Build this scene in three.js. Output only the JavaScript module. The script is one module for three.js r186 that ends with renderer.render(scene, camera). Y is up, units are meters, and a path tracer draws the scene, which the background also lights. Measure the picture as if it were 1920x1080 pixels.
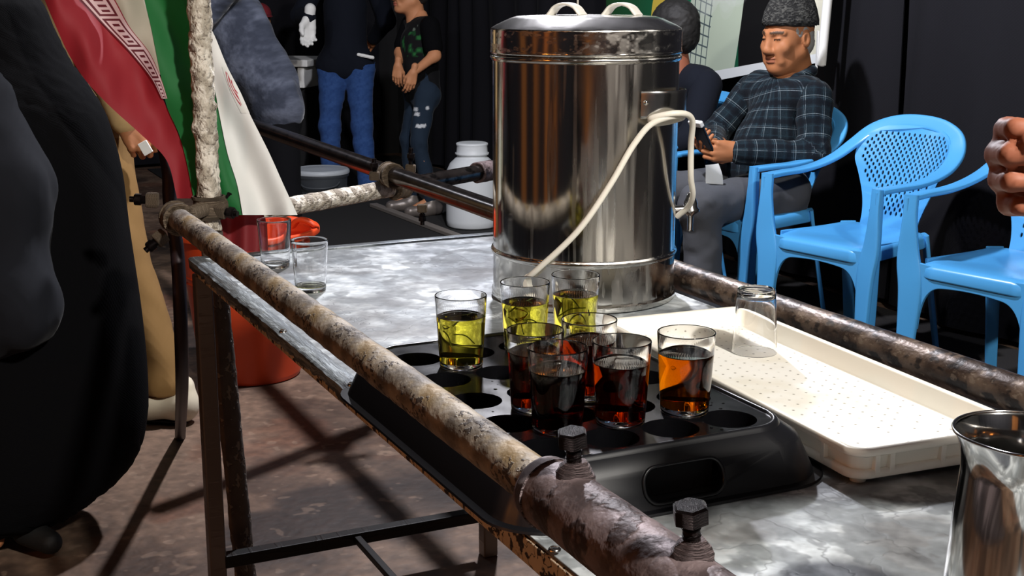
import * as THREE from 'three';
import { mergeGeometries, mergeVertices, toCreasedNormals } from 'three/addons/utils/BufferGeometryUtils.js';
import { RoundedBoxGeometry } from 'three/addons/geometries/RoundedBoxGeometry.js';
import { RectAreaLightUniformsLib } from 'three/addons/lights/RectAreaLightUniformsLib.js';
import { Brush, Evaluator, SUBTRACTION } from 'three-bvh-csg';

// ---------------------------------------------------------------- camera, lights, exposure
const scene = new THREE.Scene();
scene.background = new THREE.Color(0x000000);
const renderer = new THREE.WebGLRenderer({ antialias: true });
renderer.toneMapping = THREE.LinearToneMapping;
renderer.toneMappingExposure = 1.0;
renderer.shadowMap.enabled = true;
RectAreaLightUniformsLib.init();
const FOCAL = 2500, PITCH = Math.atan(560 / FOCAL), EYE = 1.30;
const camera = new THREE.PerspectiveCamera(2 * Math.atan(540 / FOCAL) * 180 / Math.PI, 1920 / 1080, 0.02, 60);
camera.position.set(0, EYE, 0);
camera.rotation.set(-PITCH, 0, 0);
// lamps: position, colour, candela, bulb radius
const LAMPS = [
  { at: [0.0, 2.55, -4.3], color: 0xf6f6ff, cd: 23, r: 0.055, label: 'white bulb hanging in front of the seats beyond the table' },
  { at: [1.3, 2.72, 0.25], color: 0xfffaf2, cd: 40, r: 0.09, label: 'white bulb hanging above the near right of the table' },
  { at: [-2.3, 1.75, -0.4], color: 0xff9a3c, cd: 1.0, r: 0.035, label: 'amber bulb hanging lowest by the brown drape' },
  { at: [-1.6, 2.2, 1.2], color: 0xff9a3c, cd: 0.4, r: 0.035, label: 'amber bulb hanging behind the viewpoint near the entrance drape' },
  { at: [-2.6, 2.75, -6.6], color: 0xeef3ff, cd: 2.5, r: 0.05, label: 'cool white bulb hanging over the far dark corner' },
];

// ---------------------------------------------------------------- frame of reference
const V3 = (x, y, z) => new THREE.Vector3(x, y, z);
const HL = Math.hypot(1210, Math.hypot(FOCAL, 560));
const U = V3(-1210 / HL, 0, -Math.hypot(FOCAL, 560) / HL), W = V3(-U.z, 0, U.x), UP = V3(0, 1, 0);   // along the rails, across the table
const T = (u, v, y) => V3(0, y, 0).addScaledVector(U, u).addScaledVector(W, v);
const cP = Math.cos(PITCH), sP = Math.sin(PITCH);
const ray = (x, y) => { const b = (540 - y) / FOCAL; return V3((x - 960) / FOCAL, b * cP - sP, -(cP + b * sP)); };
const at = (x, y, depth) => ray(x, y).multiplyScalar(depth).add(V3(0, EYE, 0));
const onY = (x, y, h) => { const r = ray(x, y); return r.multiplyScalar((h - EYE) / r.y).add(V3(0, EYE, 0)); };
const FLAT = new THREE.Matrix4().makeBasis(U, UP, W);      // x along the rails, y up, z across
const PLAN = new THREE.Matrix4().makeBasis(W, U, UP);      // shapes drawn as (across, along), extruded up
const yawOf = (d) => Math.atan2(d.x, d.z);

// ---------------------------------------------------------------- random numbers, noise, textures
function rng(seed) { let a = seed >>> 0; return () => { a = (a + 0x6d2b79f5) | 0; let t = Math.imul(a ^ (a >>> 15), 1 | a); t = (t + Math.imul(t ^ (t >>> 7), 61 | t)) ^ t; return ((t ^ (t >>> 14)) >>> 0) / 4294967296; }; }
const hash = (x, y, s) => { let h = Math.imul(x, 374761393) ^ Math.imul(y, 668265263) ^ Math.imul(s, 1274126177); h = Math.imul(h ^ (h >>> 13), 1274126177); return ((h ^ (h >>> 16)) >>> 0) / 4294967296; };
const hash3 = (x, y, z, s) => hash(x + z * 57, y - z * 131, s + z);
function vnoise(x, y, p, s) {               // value noise, period p cells
  const xi = Math.floor(x), yi = Math.floor(y), fx = x - xi, fy = y - yi, sx = fx * fx * (3 - 2 * fx), sy = fy * fy * (3 - 2 * fy), m = (a) => ((a % p) + p) % p;
  const a = hash(m(xi), m(yi), s), b = hash(m(xi + 1), m(yi), s), c = hash(m(xi), m(yi + 1), s), d = hash(m(xi + 1), m(yi + 1), s);
  return a + (b - a) * sx + (c - a) * sy + (a - b - c + d) * sx * sy;
}
function fbm(x, y, p, o, s) { let r = 0, a = 0.5, t = 0; for (let i = 0; i < o; i++) { r += a * vnoise(x, y, p, s + i); t += a; x *= 2; y *= 2; p *= 2; a *= 0.5; } return r / t; }
function noise3(x, y, z, s) {
  const xi = Math.floor(x), yi = Math.floor(y), zi = Math.floor(z), q = (t) => t * t * (3 - 2 * t), fx = q(x - xi), fy = q(y - yi), fz = q(z - zi), L = (a, b, t) => a + (b - a) * t;
  const h = (i, j, k) => hash3(xi + i, yi + j, zi + k, s);
  return L(L(L(h(0, 0, 0), h(1, 0, 0), fx), L(h(0, 1, 0), h(1, 1, 0), fx), fy), L(L(h(0, 0, 1), h(1, 0, 1), fx), L(h(0, 1, 1), h(1, 1, 1), fx), fy), fz) * 2 - 1;
}
const clamp = (x, a = 0, b = 1) => Math.min(b, Math.max(a, x)), lerp = (a, b, t) => a + (b - a) * t, smooth = (a, b, x) => { const t = clamp((x - a) / (b - a)); return t * t * (3 - 2 * t); };
const mix3 = (a, b, t) => [lerp(a[0], b[0], t), lerp(a[1], b[1], t), lerp(a[2], b[2], t)];
function tex(w, h, fn, srgb = true, rep = [1, 1]) {
  const d = new Uint8Array(w * h * 4);
  for (let j = 0; j < h; j++) for (let i = 0; i < w; i++) { const c = fn(i / w, j / h), o = (j * w + i) * 4; for (let k = 0; k < 3; k++) d[o + k] = clamp((typeof c === 'number' ? c : c[k]) / 255, 0, 1) * 255; d[o + 3] = 255; }
  const t = new THREE.DataTexture(d, w, h, THREE.RGBAFormat);
  t.wrapS = t.wrapT = THREE.RepeatWrapping; t.magFilter = THREE.LinearFilter; t.minFilter = THREE.LinearMipmapLinearFilter; t.generateMipmaps = true;
  if (srgb) t.colorSpace = THREE.SRGBColorSpace;
  t.repeat.set(...rep); t.needsUpdate = true; return t;
}
function pair(w, h, fn, rep) {               // fn -> [r, g, b, height]: a colour map and a relief map
  return [tex(w, h, (x, y) => fn(x, y), true, rep), tex(w, h, (x, y) => fn(x, y)[3] * 255, false, rep)];
}
function canvasTex(w, h, draw) { const c = document.createElement('canvas'); c.width = w; c.height = h; draw(c.getContext('2d'), w, h); const t = new THREE.CanvasTexture(c); t.colorSpace = THREE.SRGBColorSpace; return t; }
const std = (o) => new THREE.MeshStandardMaterial({ side: THREE.DoubleSide, ...o });
const phys = (o) => new THREE.MeshPhysicalMaterial({ side: THREE.DoubleSide, ...o });

// ---------------------------------------------------------------- things and parts
const used = new Map();
function numbered(n) { const k = used.get(n) ?? 0; used.set(n, k + 1); return k ? `${n}_${String(k).padStart(3, '0')}` : n; }
function shade(o) { o.castShadow = o.receiveShadow = true; return o; }
function tag(o, label, category, group, kind) { o.userData = {}; if (label) o.userData.label = label; if (category) o.userData.category = category; if (group) o.userData.group = group; if (kind) o.userData.kind = kind; return o; }
function baseOf(geos) { const b = new THREE.Box3(); for (const g of geos) { g.computeBoundingBox(); b.union(g.boundingBox); } return V3((b.min.x + b.max.x) / 2, b.min.y, (b.min.z + b.max.z) / 2); }
// parts: [name, geometry in world axes, material, {label, subs}]
function addParts(parent, parts, base) {
  for (const [name, geo, mat, o = {}] of parts) {
    const m = shade(new THREE.Mesh(geo, mat)); m.name = name; m.position.copy(base).negate(); if (o.label) m.userData.label = o.label; if (o.kind) m.userData.kind = o.kind;
    parent.add(m);
    if (o.subs) addParts(m, o.subs, V3(0, 0, 0));
  }
}
function thing(name, label, category, parts, o = {}) {
  const g = new THREE.Group(); g.name = numbered(name); tag(g, label, category, o.group, o.kind);
  const base = o.local ? V3(0, 0, 0) : baseOf(parts.map((p) => p[1]));
  addParts(g, parts, base); g.position.copy(base); scene.add(g); return g;
}
function single(name, label, category, geo, mat, o = {}) {
  const base = baseOf([geo]); geo.translate(-base.x, -base.y, -base.z);
  const m = shade(new THREE.Mesh(geo, mat)); m.name = numbered(name); m.position.copy(base); tag(m, label, category, o.group, o.kind); scene.add(m); return m;
}
function copy(root, name, label) { const c = root.clone(); c.name = numbered(name); c.userData = { ...root.userData }; if (label) c.userData.label = label; scene.add(c); return c; }
function structure(name, geo, mat, pieces) { const m = shade(new THREE.Mesh(geo, mat)); m.name = name; m.userData = { kind: 'structure' }; if (pieces) addParts(m, pieces, V3(0, 0, 0)); scene.add(m); return m; }

// ---------------------------------------------------------------- geometry helpers
function boxUV(g, s = 1) {
  g = g.index ? g.toNonIndexed() : g; const p = g.attributes.position, n = g.attributes.normal, uv = new Float32Array(p.count * 2);
  for (let i = 0; i < p.count; i += 3) {
    let nx = 0, ny = 0, nz = 0; for (let k = 0; k < 3; k++) { nx += Math.abs(n.getX(i + k)); ny += Math.abs(n.getY(i + k)); nz += Math.abs(n.getZ(i + k)); }
    for (let k = 0; k < 3; k++) { const x = p.getX(i + k), y = p.getY(i + k), z = p.getZ(i + k), j = (i + k) * 2; if (ny >= nx && ny >= nz) { uv[j] = x / s; uv[j + 1] = z / s; } else if (nx >= nz) { uv[j] = z / s; uv[j + 1] = y / s; } else { uv[j] = x / s; uv[j + 1] = y / s; } }
  }
  g.setAttribute('uv', new THREE.BufferAttribute(uv, 2)); return g;
}
function rbox(sx, sy, sz, r = 0.003, seg = 2) { return new RoundedBoxGeometry(sx, sy, sz, seg, Math.min(r, sx / 2.01, sy / 2.01, sz / 2.01)); }
// box in the table's axes with uv in metres (u along)
function ubox(u0, u1, v0, v1, y0, y1, r = 0.003) { const g = boxUV(rbox(u1 - u0, y1 - y0, v1 - v0, r).translate((u0 + u1) / 2, (y0 + y1) / 2, (v0 + v1) / 2)); return g.applyMatrix4(FLAT); }
const cat = (pts, n, closed = false) => new THREE.CatmullRomCurve3(pts, closed, 'centripetal').getPoints(n);
// rings of equal count joined into a skin
function loft(rings, { close = true, cap0 = false, cap1 = false, crease = 0, flip = false } = {}) {
  const n = rings[0].length, cols = close ? n + 1 : n, pos = [], uv = [], idx = [];
  rings.forEach((r, j) => { for (let i = 0; i < cols; i++) { const p = r[i % n]; pos.push(p.x, p.y, p.z); uv.push(i / (cols - 1), j / (rings.length - 1)); } });
  for (let j = 0; j < rings.length - 1; j++) for (let i = 0; i < cols - 1; i++) { const a = j * cols + i, b = a + 1, c = a + cols, d = c + 1; if (flip) idx.push(a, c, b, b, c, d); else idx.push(a, b, c, b, d, c); }
  const cap = (j, rev) => { const k = pos.length / 3, c = V3(0, 0, 0); rings[j].forEach((p) => c.add(p)); c.divideScalar(n); pos.push(c.x, c.y, c.z); uv.push(0.5, 0.5); rings[j].forEach((p, i) => { pos.push(p.x, p.y, p.z); uv.push(0.5 + 0.5 * Math.cos(i / n * 6.283), 0.5 + 0.5 * Math.sin(i / n * 6.283)); }); for (let i = 0; i < n; i++) { const a = k + 1 + i, b = k + 1 + (i + 1) % n; if (rev !== flip) idx.push(k, b, a); else idx.push(k, a, b); } };
  if (cap0) cap(0, true); if (cap1) cap(rings.length - 1, false);
  let g = new THREE.BufferGeometry(); g.setAttribute('position', new THREE.Float32BufferAttribute(pos, 3)); g.setAttribute('uv', new THREE.Float32BufferAttribute(uv, 2)); g.setIndex(idx);
  if (crease) return toCreasedNormals(g, crease);
  g.computeVertexNormals();
  if (close) { const N = g.attributes.normal; for (let j = 0; j < rings.length; j++) { const a = j * cols, b = a + n, v = V3(N.getX(a) + N.getX(b), N.getY(a) + N.getY(b), N.getZ(a) + N.getZ(b)).normalize(); N.setXYZ(a, v.x, v.y, v.z); N.setXYZ(b, v.x, v.y, v.z); } }
  return g;
}
// a section (half width w, half height h, roundness e) swept along points; side(t, tangent) gives the direction of h
function sweep(pts, sec, { up = () => UP, n = 16, e = 0.6, caps = true, uvLen = 0 } = {}) {
  const rings = pts.map((p, i) => {
    const t = i / (pts.length - 1), tan = pts[Math.min(i + 1, pts.length - 1)].clone().sub(pts[Math.max(i - 1, 0)]).normalize();
    const u = up(t).clone(); u.addScaledVector(tan, -u.dot(tan)).normalize(); const s = u.clone().cross(tan).normalize(), [w, h] = sec(t);
    return Array.from({ length: n }, (_, k) => { const a = k / n * Math.PI * 2, ca = Math.cos(a), sa = Math.sin(a); return p.clone().addScaledVector(s, w * Math.sign(ca) * Math.abs(ca) ** e).addScaledVector(u, h * Math.sign(sa) * Math.abs(sa) ** e); });
  });
  const g = loft(rings, { cap0: caps, cap1: caps });
  return g;
}
function tube(pts, r, n = 10, caps = true) {
  const rr = typeof r === 'function' ? r : () => r, d = pts[pts.length - 1].clone().sub(pts[0]).normalize(), u0 = Math.abs(d.y) > 0.8 ? V3(1, 0, 0.3).normalize() : UP;
  return sweep(pts, (t) => [rr(t), rr(t)], { up: () => u0, n, e: 1, caps });
}
// smooth cable: frames carried along
function cable(ctrl, r, n = 60, m = 10) { const c = new THREE.CatmullRomCurve3(ctrl, false, 'centripetal'); return new THREE.TubeGeometry(c, n, r, m, false); }
// straight pipe with a hollow open end look, dents and crust
function pipe(A, B, r, { seg = 80, n = 28, rough = 0.0006, scale = 60, seed = 1, wall = 0.004, lump = 0 } = {}) {
  const ax = B.clone().sub(A), L = ax.length(); ax.normalize(); const a = Math.abs(ax.y) > 0.8 ? V3(1, 0, 0) : UP, s = a.clone().addScaledVector(ax, -a.dot(ax)).normalize(), t = ax.clone().cross(s), rings = [];
  const ring = (d, rr, disp) => Array.from({ length: n }, (_, k) => { const an = k / n * Math.PI * 2, dir = s.clone().multiplyScalar(Math.cos(an)).addScaledVector(t, Math.sin(an)), p = A.clone().addScaledVector(ax, d).addScaledVector(dir, rr); if (disp) { const q = noise3(p.x * scale, p.y * scale, p.z * scale, seed), w = noise3(p.x * scale * 0.3, p.y * scale * 0.3, p.z * scale * 0.3, seed + 9); p.addScaledVector(dir, rough * q + lump * Math.max(0, w + 0.2 * q)); } return p; });
  rings.push(ring(0.02, r - wall), ring(0, r - wall));
  for (let i = 0; i <= seg; i++) rings.push(ring(L * i / seg, r, true));
  rings.push(ring(L, r - wall), ring(L - 0.02, r - wall));
  const g = loft(rings, { cap0: true, cap1: true, flip: true }), uv = g.attributes.uv, P = g.attributes.position;
  for (let i = 0; i < uv.count; i++) { const p = V3(P.getX(i), P.getY(i), P.getZ(i)).sub(A); uv.setY(i, p.dot(ax)); }
  return g;
}
function lathe(profile, seg = 64) { const g = new THREE.LatheGeometry(profile.map(([x, y]) => new THREE.Vector2(Math.max(x, 1e-5), y)), seg); return g; }
// profile helper: sharp corners kept by doubling points
const hard = (pr) => pr.flatMap((p, i) => (i === 0 || i === pr.length - 1 ? [p] : [p, [p[0] + 1e-6, p[1] + 1e-6]]));
function bolt(P, dir, r, h, { stem = 0.03, sr = 0.005 } = {}) {
  const parts = [], head = new THREE.CylinderGeometry(r, r, h, 6, 1); const hb = new THREE.CylinderGeometry(r * 0.86, r * 0.98, h * 0.18, 6, 1).translate(0, h * 0.56, 0);
  parts.push(head, hb, new THREE.CylinderGeometry(sr, sr, stem, 14).translate(0, -h / 2 - stem / 2, 0));
  for (let i = 0; i < 5; i++) parts.push(new THREE.TorusGeometry(sr, sr * 0.14, 5, 14).rotateX(Math.PI / 2).translate(0, -h / 2 - stem * (0.15 + 0.17 * i), 0));
  const g = mergeGeometries(parts.map((q) => (q.index ? q.toNonIndexed() : q))); g.applyQuaternion(new THREE.Quaternion().setFromUnitVectors(UP, dir.clone().normalize())); g.translate(P.x, P.y, P.z); return g;
}
const merge = (list) => mergeGeometries(list.map((g) => { g = g.index ? g.toNonIndexed() : g.clone(); for (const k of Object.keys(g.attributes)) if (!['position', 'normal', 'uv'].includes(k)) g.deleteAttribute(k); if (!g.attributes.uv) g.setAttribute('uv', new THREE.BufferAttribute(new Float32Array(g.attributes.position.count * 2), 2)); return g; }));
// rounded rectangle outline, n points per corner, as [x, y]
function rrect(x0, x1, y0, y1, r, n = 8) { const o = []; for (const [cx, cy, a] of [[x1 - r, y1 - r, 0], [x0 + r, y1 - r, 1], [x0 + r, y0 + r, 2], [x1 - r, y0 + r, 3]]) for (let i = 0; i <= n; i++) { const t = (a + i / n) * Math.PI / 2; o.push([cx + r * Math.cos(t), cy + r * Math.sin(t)]); } return o; }
const shapeOf = (pts) => new THREE.Shape(pts.map(([x, y]) => new THREE.Vector2(x, y)));
const pathOf = (pts) => new THREE.Path(pts.map(([x, y]) => new THREE.Vector2(x, y)));
const circle = (cx, cy, rx, ry = rx, n = 24) => Array.from({ length: n }, (_, i) => [cx + rx * Math.cos(-i / n * 6.2832), cy + ry * Math.sin(-i / n * 6.2832)]);
const extrude = (sh, depth, bevel = 0, curveSegments = 8) => new THREE.ExtrudeGeometry(sh, { depth, bevelEnabled: bevel > 0, bevelSize: bevel, bevelThickness: bevel, bevelSegments: 2, curveSegments });
// ---------------------------------------------------------------- materials
const rustNear = pair(512, 1024, (x, y) => {
  const a = fbm(x * 6, y * 12, 6, 5, 11), b = fbm(x * 24, y * 48, 24, 4, 12), c = fbm(x * 3, y * 6, 3, 4, 13), spot = smooth(0.56, 0.64, fbm(x * 30, y * 60, 30, 4, 15)) * smooth(0.4, 0.58, fbm(x * 4, y * 9, 9, 4, 16));
  let k = mix3([96, 88, 79], [158, 147, 132], smooth(0.25, 0.75, a)); k = mix3(k, [128, 102, 58], 0.7 * smooth(0.56, 0.72, c)); k = mix3(k, [44, 35, 30], 0.75 * spot); k = mix3(k, [190, 176, 158], 0.4 * smooth(0.66, 0.78, b));
  return [...k, 0.5 + 0.3 * (a - 0.5) + 0.4 * (b - 0.5) - 0.3 * spot];
}, [1, 2.4]);
const M = {};
M.pipeNear = std({ map: rustNear[0], bumpMap: rustNear[1], bumpScale: 0.003, roughness: 0.62, metalness: 0.15 });
const rustDark = pair(512, 1024, (x, y) => {
  const a = fbm(x * 5, y * 10, 5, 5, 21), b = fbm(x * 20, y * 40, 20, 4, 22), spot = smooth(0.55, 0.68, fbm(x * 10, y * 20, 10, 4, 25));
  let k = mix3([58, 44, 36], [112, 94, 80], smooth(0.3, 0.72, a)); k = mix3(k, [28, 22, 20], 0.8 * spot); k = mix3(k, [150, 136, 120], 0.5 * smooth(0.66, 0.78, b));
  return [...k, 0.5 + 0.5 * (a - 0.5) + 0.4 * (b - 0.5)];
}, [1, 2.2]);
M.pipeFar = std({ map: rustDark[0], bumpMap: rustDark[1], bumpScale: 0.0025, roughness: 0.42, metalness: 0.4 });
const rustCollar = pair(512, 512, (x, y) => {
  const a = fbm(x * 5, y * 5, 5, 5, 31), b = fbm(x * 22, y * 22, 22, 4, 32), s = smooth(0.5, 0.64, fbm(x * 9, y * 9, 9, 5, 35));
  let k = mix3([78, 66, 66], [128, 112, 112], smooth(0.3, 0.7, a)); k = mix3(k, [44, 34, 34], 0.75 * s); k = mix3(k, [160, 148, 148], 0.35 * smooth(0.65, 0.78, b));
  return [...k, 0.5 + 0.4 * (a - 0.5) + 0.5 * (b - 0.5) - 0.3 * s];
}, [1, 5]);
M.collar = std({ map: rustCollar[0], bumpMap: rustCollar[1], bumpScale: 0.003, roughness: 0.55, metalness: 0.45 });
M.bolt = std({ color: 0x4a4142, map: rustCollar[0], bumpMap: rustCollar[1], bumpScale: 0.001, roughness: 0.32, metalness: 0.8 });
const shiny = pair(256, 1024, (x, y) => { const a = fbm(x * 4, y * 16, 4, 4, 41), s = smooth(0.55, 0.7, fbm(x * 8, y * 30, 8, 4, 42)); return [...mix3([52, 46, 44], [96, 88, 84], a).map((q) => q * (1 - 0.5 * s)), 0.5 + 0.4 * (a - 0.5)]; }, [1, 1.5]);
M.pipeShiny = std({ map: shiny[0], bumpMap: shiny[1], bumpScale: 0.001, roughness: 0.24, metalness: 0.85 });
const plaster = pair(512, 1024, (x, y) => {
  const a = fbm(x * 8, y * 16, 8, 5, 51), b = fbm(x * 28, y * 56, 28, 4, 52), bare = smooth(0.58, 0.68, fbm(x * 6, y * 20, 6, 4, 55));
  let k = mix3([168, 158, 142], [222, 214, 200], smooth(0.3, 0.65, a)); k = mix3(k, [104, 92, 80], 0.55 * bare); k = mix3(k, [84, 74, 64], 0.45 * smooth(0.64, 0.74, b));
  return [...k, 0.5 + 0.6 * (a - 0.5) + 0.6 * (b - 0.5) - 0.3 * bare];
}, [1, 2.5]);
M.plaster = std({ map: plaster[0], bumpMap: plaster[1], bumpScale: 0.008, roughness: 0.85 });
const legRust = pair(256, 512, (x, y) => { const a = fbm(x * 6, y * 12, 6, 5, 61), b = smooth(0.6, 0.7, fbm(x * 16, y * 32, 16, 3, 62)); return [...mix3(mix3([70, 60, 54], [112, 98, 86], a), [160, 146, 130], 0.7 * b), 0.4 + 0.3 * (a - 0.5) + 0.5 * b]; }, [1, 2.5]);
M.pipeLeg = std({ map: legRust[0], bumpMap: legRust[1], bumpScale: 0.006, roughness: 0.7, metalness: 0.1 });
const topRough0 = tex(256, 256, (x, y) => 255 * (0.55 + 0.45 * fbm(x * 8, y * 8, 8, 4, 65)), false, [2, 2]);
M.darkSteel = std({ color: 0x2f2826, map: legRust[0], roughness: 0.5, metalness: 0.4, bumpMap: legRust[1], bumpScale: 0.001 });
M.legPaint = std({ color: 0x6d6560, roughness: 0.5, metalness: 0.3, roughnessMap: topRough0, bumpMap: legRust[1], bumpScale: 0.001 });
// table sheet: galvanised metal with pale swirls and dark stains; uv in metres
const top = pair(1024, 1024, (x, y) => {
  const w = fbm(x * 5, y * 5, 5, 4, 71), a = 0.6 * fbm(x * 24 + 4 * w, y * 24 + 4 * fbm(x * 5, y * 5, 5, 4, 76), 24, 5, 72) + 0.4 * fbm(x * 9 + w, y * 9, 9, 4, 70), vein = Math.abs(2 * fbm(x * 20 + 2 * w, y * 20, 20, 4, 73) - 1) + 0.1 * smooth(0.55, 0.45, fbm(x * 7, y * 7, 7, 3, 77)), d = smooth(0.5, 0.72, fbm(x * 5, y * 5, 5, 5, 74)), f = fbm(x * 64, y * 64, 64, 3, 75);
  let k = mix3([138, 144, 148], [192, 197, 199], smooth(0.36, 0.6, a)); k = mix3(k, [88, 90, 92], 0.42 * smooth(0.06, 0.0, vein)); k = mix3(k, [66, 64, 62], 0.7 * d); k = mix3(k, [112, 116, 118], 0.7 * smooth(0.5, 0.62, fbm(x * 26 + w, y * 26, 26, 4, 79))); k = k.map((q) => q * (0.82 + 0.36 * f));
  return [...k, 0.5 + 0.3 * (a - 0.5) + 0.35 * (f - 0.5) - 0.15 * smooth(0.055, 0, vein)];
}, [1 / 0.9, 1 / 0.9]);
const topRough = tex(512, 512, (x, y) => 255 * (0.3 + 0.45 * fbm(x * 8, y * 8, 8, 5, 78)), false, [1 / 0.9, 1 / 0.9]);
M.sheet = std({ map: top[0], bumpMap: top[1], bumpScale: 0.0012, roughnessMap: topRough, roughness: 0.9, metalness: 0.12 });
M.strip = std({ color: 0xd6dadd, map: top[0], roughness: 0.38, metalness: 0.35, bumpMap: top[1], bumpScale: 0.0012 });
const beige = pair(1024, 256, (x, y) => {
  const a = fbm(x * 16, y * 4, 4, 4, 81), v1 = Math.abs(2 * fbm(x * 32, y * 8, 8, 4, 82) - 1), chip = smooth(0.6, 0.66, fbm(x * 40, y * 10, 10, 4, 83));
  let k = mix3([196, 176, 148], [222, 204, 178], a); k = mix3(k, [24, 18, 14], smooth(0.05, 0.015, v1) * smooth(0.45, 0.55, fbm(x * 12, y * 3, 3, 3, 84))); k = mix3(k, [40, 28, 20], chip);
  return [...k, 0.6 - 0.5 * chip - 0.3 * smooth(0.05, 0.015, v1)];
}, [1 / 0.5, 1 / 0.125]);
M.beige = std({ map: beige[0], bumpMap: beige[1], bumpScale: 0.002, roughness: 0.6 });
const ground = pair(1024, 1024, (x, y) => {
  const w = fbm(x * 4, y * 4, 4, 4, 91), a = fbm(x * 6 + w, y * 6 + w, 6, 5, 92), d = smooth(0.48, 0.7, fbm(x * 5, y * 5, 5, 5, 93)), f = fbm(x * 80, y * 80, 80, 3, 94), r = smooth(0.6, 0.75, fbm(x * 7, y * 7, 7, 4, 95)), sp = smooth(0.72, 0.8, fbm(x * 60, y * 60, 60, 2, 96));
  let k = mix3([86, 70, 60], [142, 122, 106], smooth(0.3, 0.7, a)); k = mix3(k, [118, 82, 64], 0.6 * r); k = mix3(k, [40, 32, 30], 0.8 * d); k = mix3(k, [176, 158, 140], 0.4 * sp); k = k.map((q) => q * (0.8 + 0.4 * f));
  return [...k, 0.5 + 0.3 * (a - 0.5) + 0.5 * (f - 0.5)];
}, [1 / 1.9, 1 / 1.9]);
M.floor = std({ color: 0xe2d6cc, map: ground[0], bumpMap: ground[1], bumpScale: 0.004, roughness: 0.62 });
const weave = tex(256, 256, (x, y) => 255 * (0.5 + 0.25 * Math.sin(x * 256) * Math.sin(y * 256) + 0.3 * (fbm(x * 32, y * 32, 32, 3, 101) - 0.5)), false, [6, 6]);
const cloth = (color, o = {}) => phys({ color, roughness: 0.92, sheen: 0.25, sheenRoughness: 0.6, sheenColor: new THREE.Color(color).lerp(new THREE.Color(0xffffff), 0.25), bumpMap: weave, bumpScale: 0.0006, specularIntensity: 0.4, ...o });
M.blackCloth = cloth(0x070709, { sheen: 0, specularIntensity: 0.15 });
M.curtain = cloth(0x15151a, { sheen: 0.1 });
M.navyCloth = cloth(0x0f131d, { sheen: 0.06 });
M.wallPaint = std({ color: 0x161618, roughness: 0.95 });
M.ceiling = std({ color: 0x1b1a1c, roughness: 0.95 });
M.carpet = std({ color: 0x141213, roughness: 0.95, bumpMap: weave, bumpScale: 0.002 });
M.brownDrape = cloth(0x7a4c26, { sheen: 0.1 });
M.blackPlastic = phys({ color: 0x08080a, roughness: 0.3, specularIntensity: 0.4, roughnessMap: tex(256, 256, (x, y) => 255 * (0.55 + 0.45 * fbm(x * 12, y * 12, 12, 4, 111)), false, [3, 3]) });
M.skirtPlastic = phys({ color: 0x101013, roughness: 0.34, specularIntensity: 0.85 });
M.bluePlastic = phys({ color: 0x4c9fdc, roughness: 0.32, clearcoat: 0.25, clearcoatRoughness: 0.25 });
M.redPlastic = phys({ color: 0xdc4a20, roughness: 0.42 });
M.whitePlastic = phys({ color: 0xe6e3da, roughness: 0.45 });
M.jugPlastic = phys({ color: 0xdfe3e6, roughness: 0.5, transmission: 0.15, thickness: 0 });
M.trayPlastic = phys({ color: 0xf4efe2, roughness: 0.42 });
M.trayFloor = phys({ color: 0xffffff, roughness: 0.42, map: tex(1024, 1024, (x, y) => { const n = 34, gx = x * n, gy = y * n, dx = gx - Math.floor(gx) - 0.5, dy = gy - Math.floor(gy) - 0.5, h = smooth(0.12, 0.05, Math.hypot(dx, dy)) * (hash(Math.floor(gx), Math.floor(gy), 5) > 0.35 ? 1 : 0.25); const s = fbm(x * 8, y * 8, 8, 4, 121); return mix3(mix3([248, 245, 238], [238, 232, 218], smooth(0.5, 0.75, s)), [120, 112, 98], h * 0.8); }, true, [1 / 0.66, 1 / 0.66]) });
const scuff = tex(1024, 512, (x, y) => { const a = ((x + 0.5) % 1) - 0.5, z = smooth(0.075, 0.03, Math.abs(a - 0.062 + 0.012 * (fbm(y * 4, x * 4, 4, 3, 134) - 0.5))); return 255 * clamp(0.1 + 0.12 * smooth(0.5, 0.75, fbm(x * 20, y * 20, 20, 5, 131)) + 0.14 * smooth(0.6, 0.7, fbm(x * 120, y * 30, 30, 3, 132)) + z * (0.1 + 0.32 * smooth(0.35, 0.65, fbm(x * 60, y * 12, 12, 4, 136)))); }, false, [1, 1]);
const dent = tex(512, 256, (x, y) => 255 * fbm(x * 20, y * 2, 2, 3, 133), false, [1, 1]);
M.steel = phys({ color: 0xcfccc6, metalness: 1, roughness: 1, roughnessMap: scuff, bumpMap: dent, bumpScale: 0.0012, anisotropy: 0.85 });
M.lid = phys({ color: 0xd8d6d2, metalness: 1, roughness: 0.2, bumpMap: dent, bumpScale: 0.0012 });
M.steelPlain = std({ color: 0xd4d2ce, metalness: 1, roughness: 0.16 });
M.cord = phys({ color: 0xe4dfd2, roughness: 0.5 });
M.glass = phys({ color: 0xffffff, roughness: 0.0, transmission: 1, thickness: 0.002, ior: 1.46, specularIntensity: 1 });
M.greenTea = phys({ color: 0xffffff, roughness: 0, transmission: 1, thickness: 0.03, ior: 1.33, attenuationColor: new THREE.Color().setRGB(0.9, 0.79, 0.06), attenuationDistance: 0.062 });
[M.redTea, M.darkTea, M.amberTea] = [[0.6, 0.2, 0.012, 0.021], [0.5, 0.12, 0.008, 0.017], [0.76, 0.36, 0.02, 0.026]].map(([r, g, b, d]) => phys({ color: 0xffffff, roughness: 0, transmission: 1, thickness: 0.03, ior: 1.36, attenuationColor: new THREE.Color().setRGB(r, g, b), attenuationDistance: d }));
M.herb = std({ color: 0x3a4212, roughness: 0.7 });
M.white = std({ color: 0xe9e9e6, roughness: 0.7 });
M.paper = std({ color: 0xf2f2ee, roughness: 0.85 });
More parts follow.
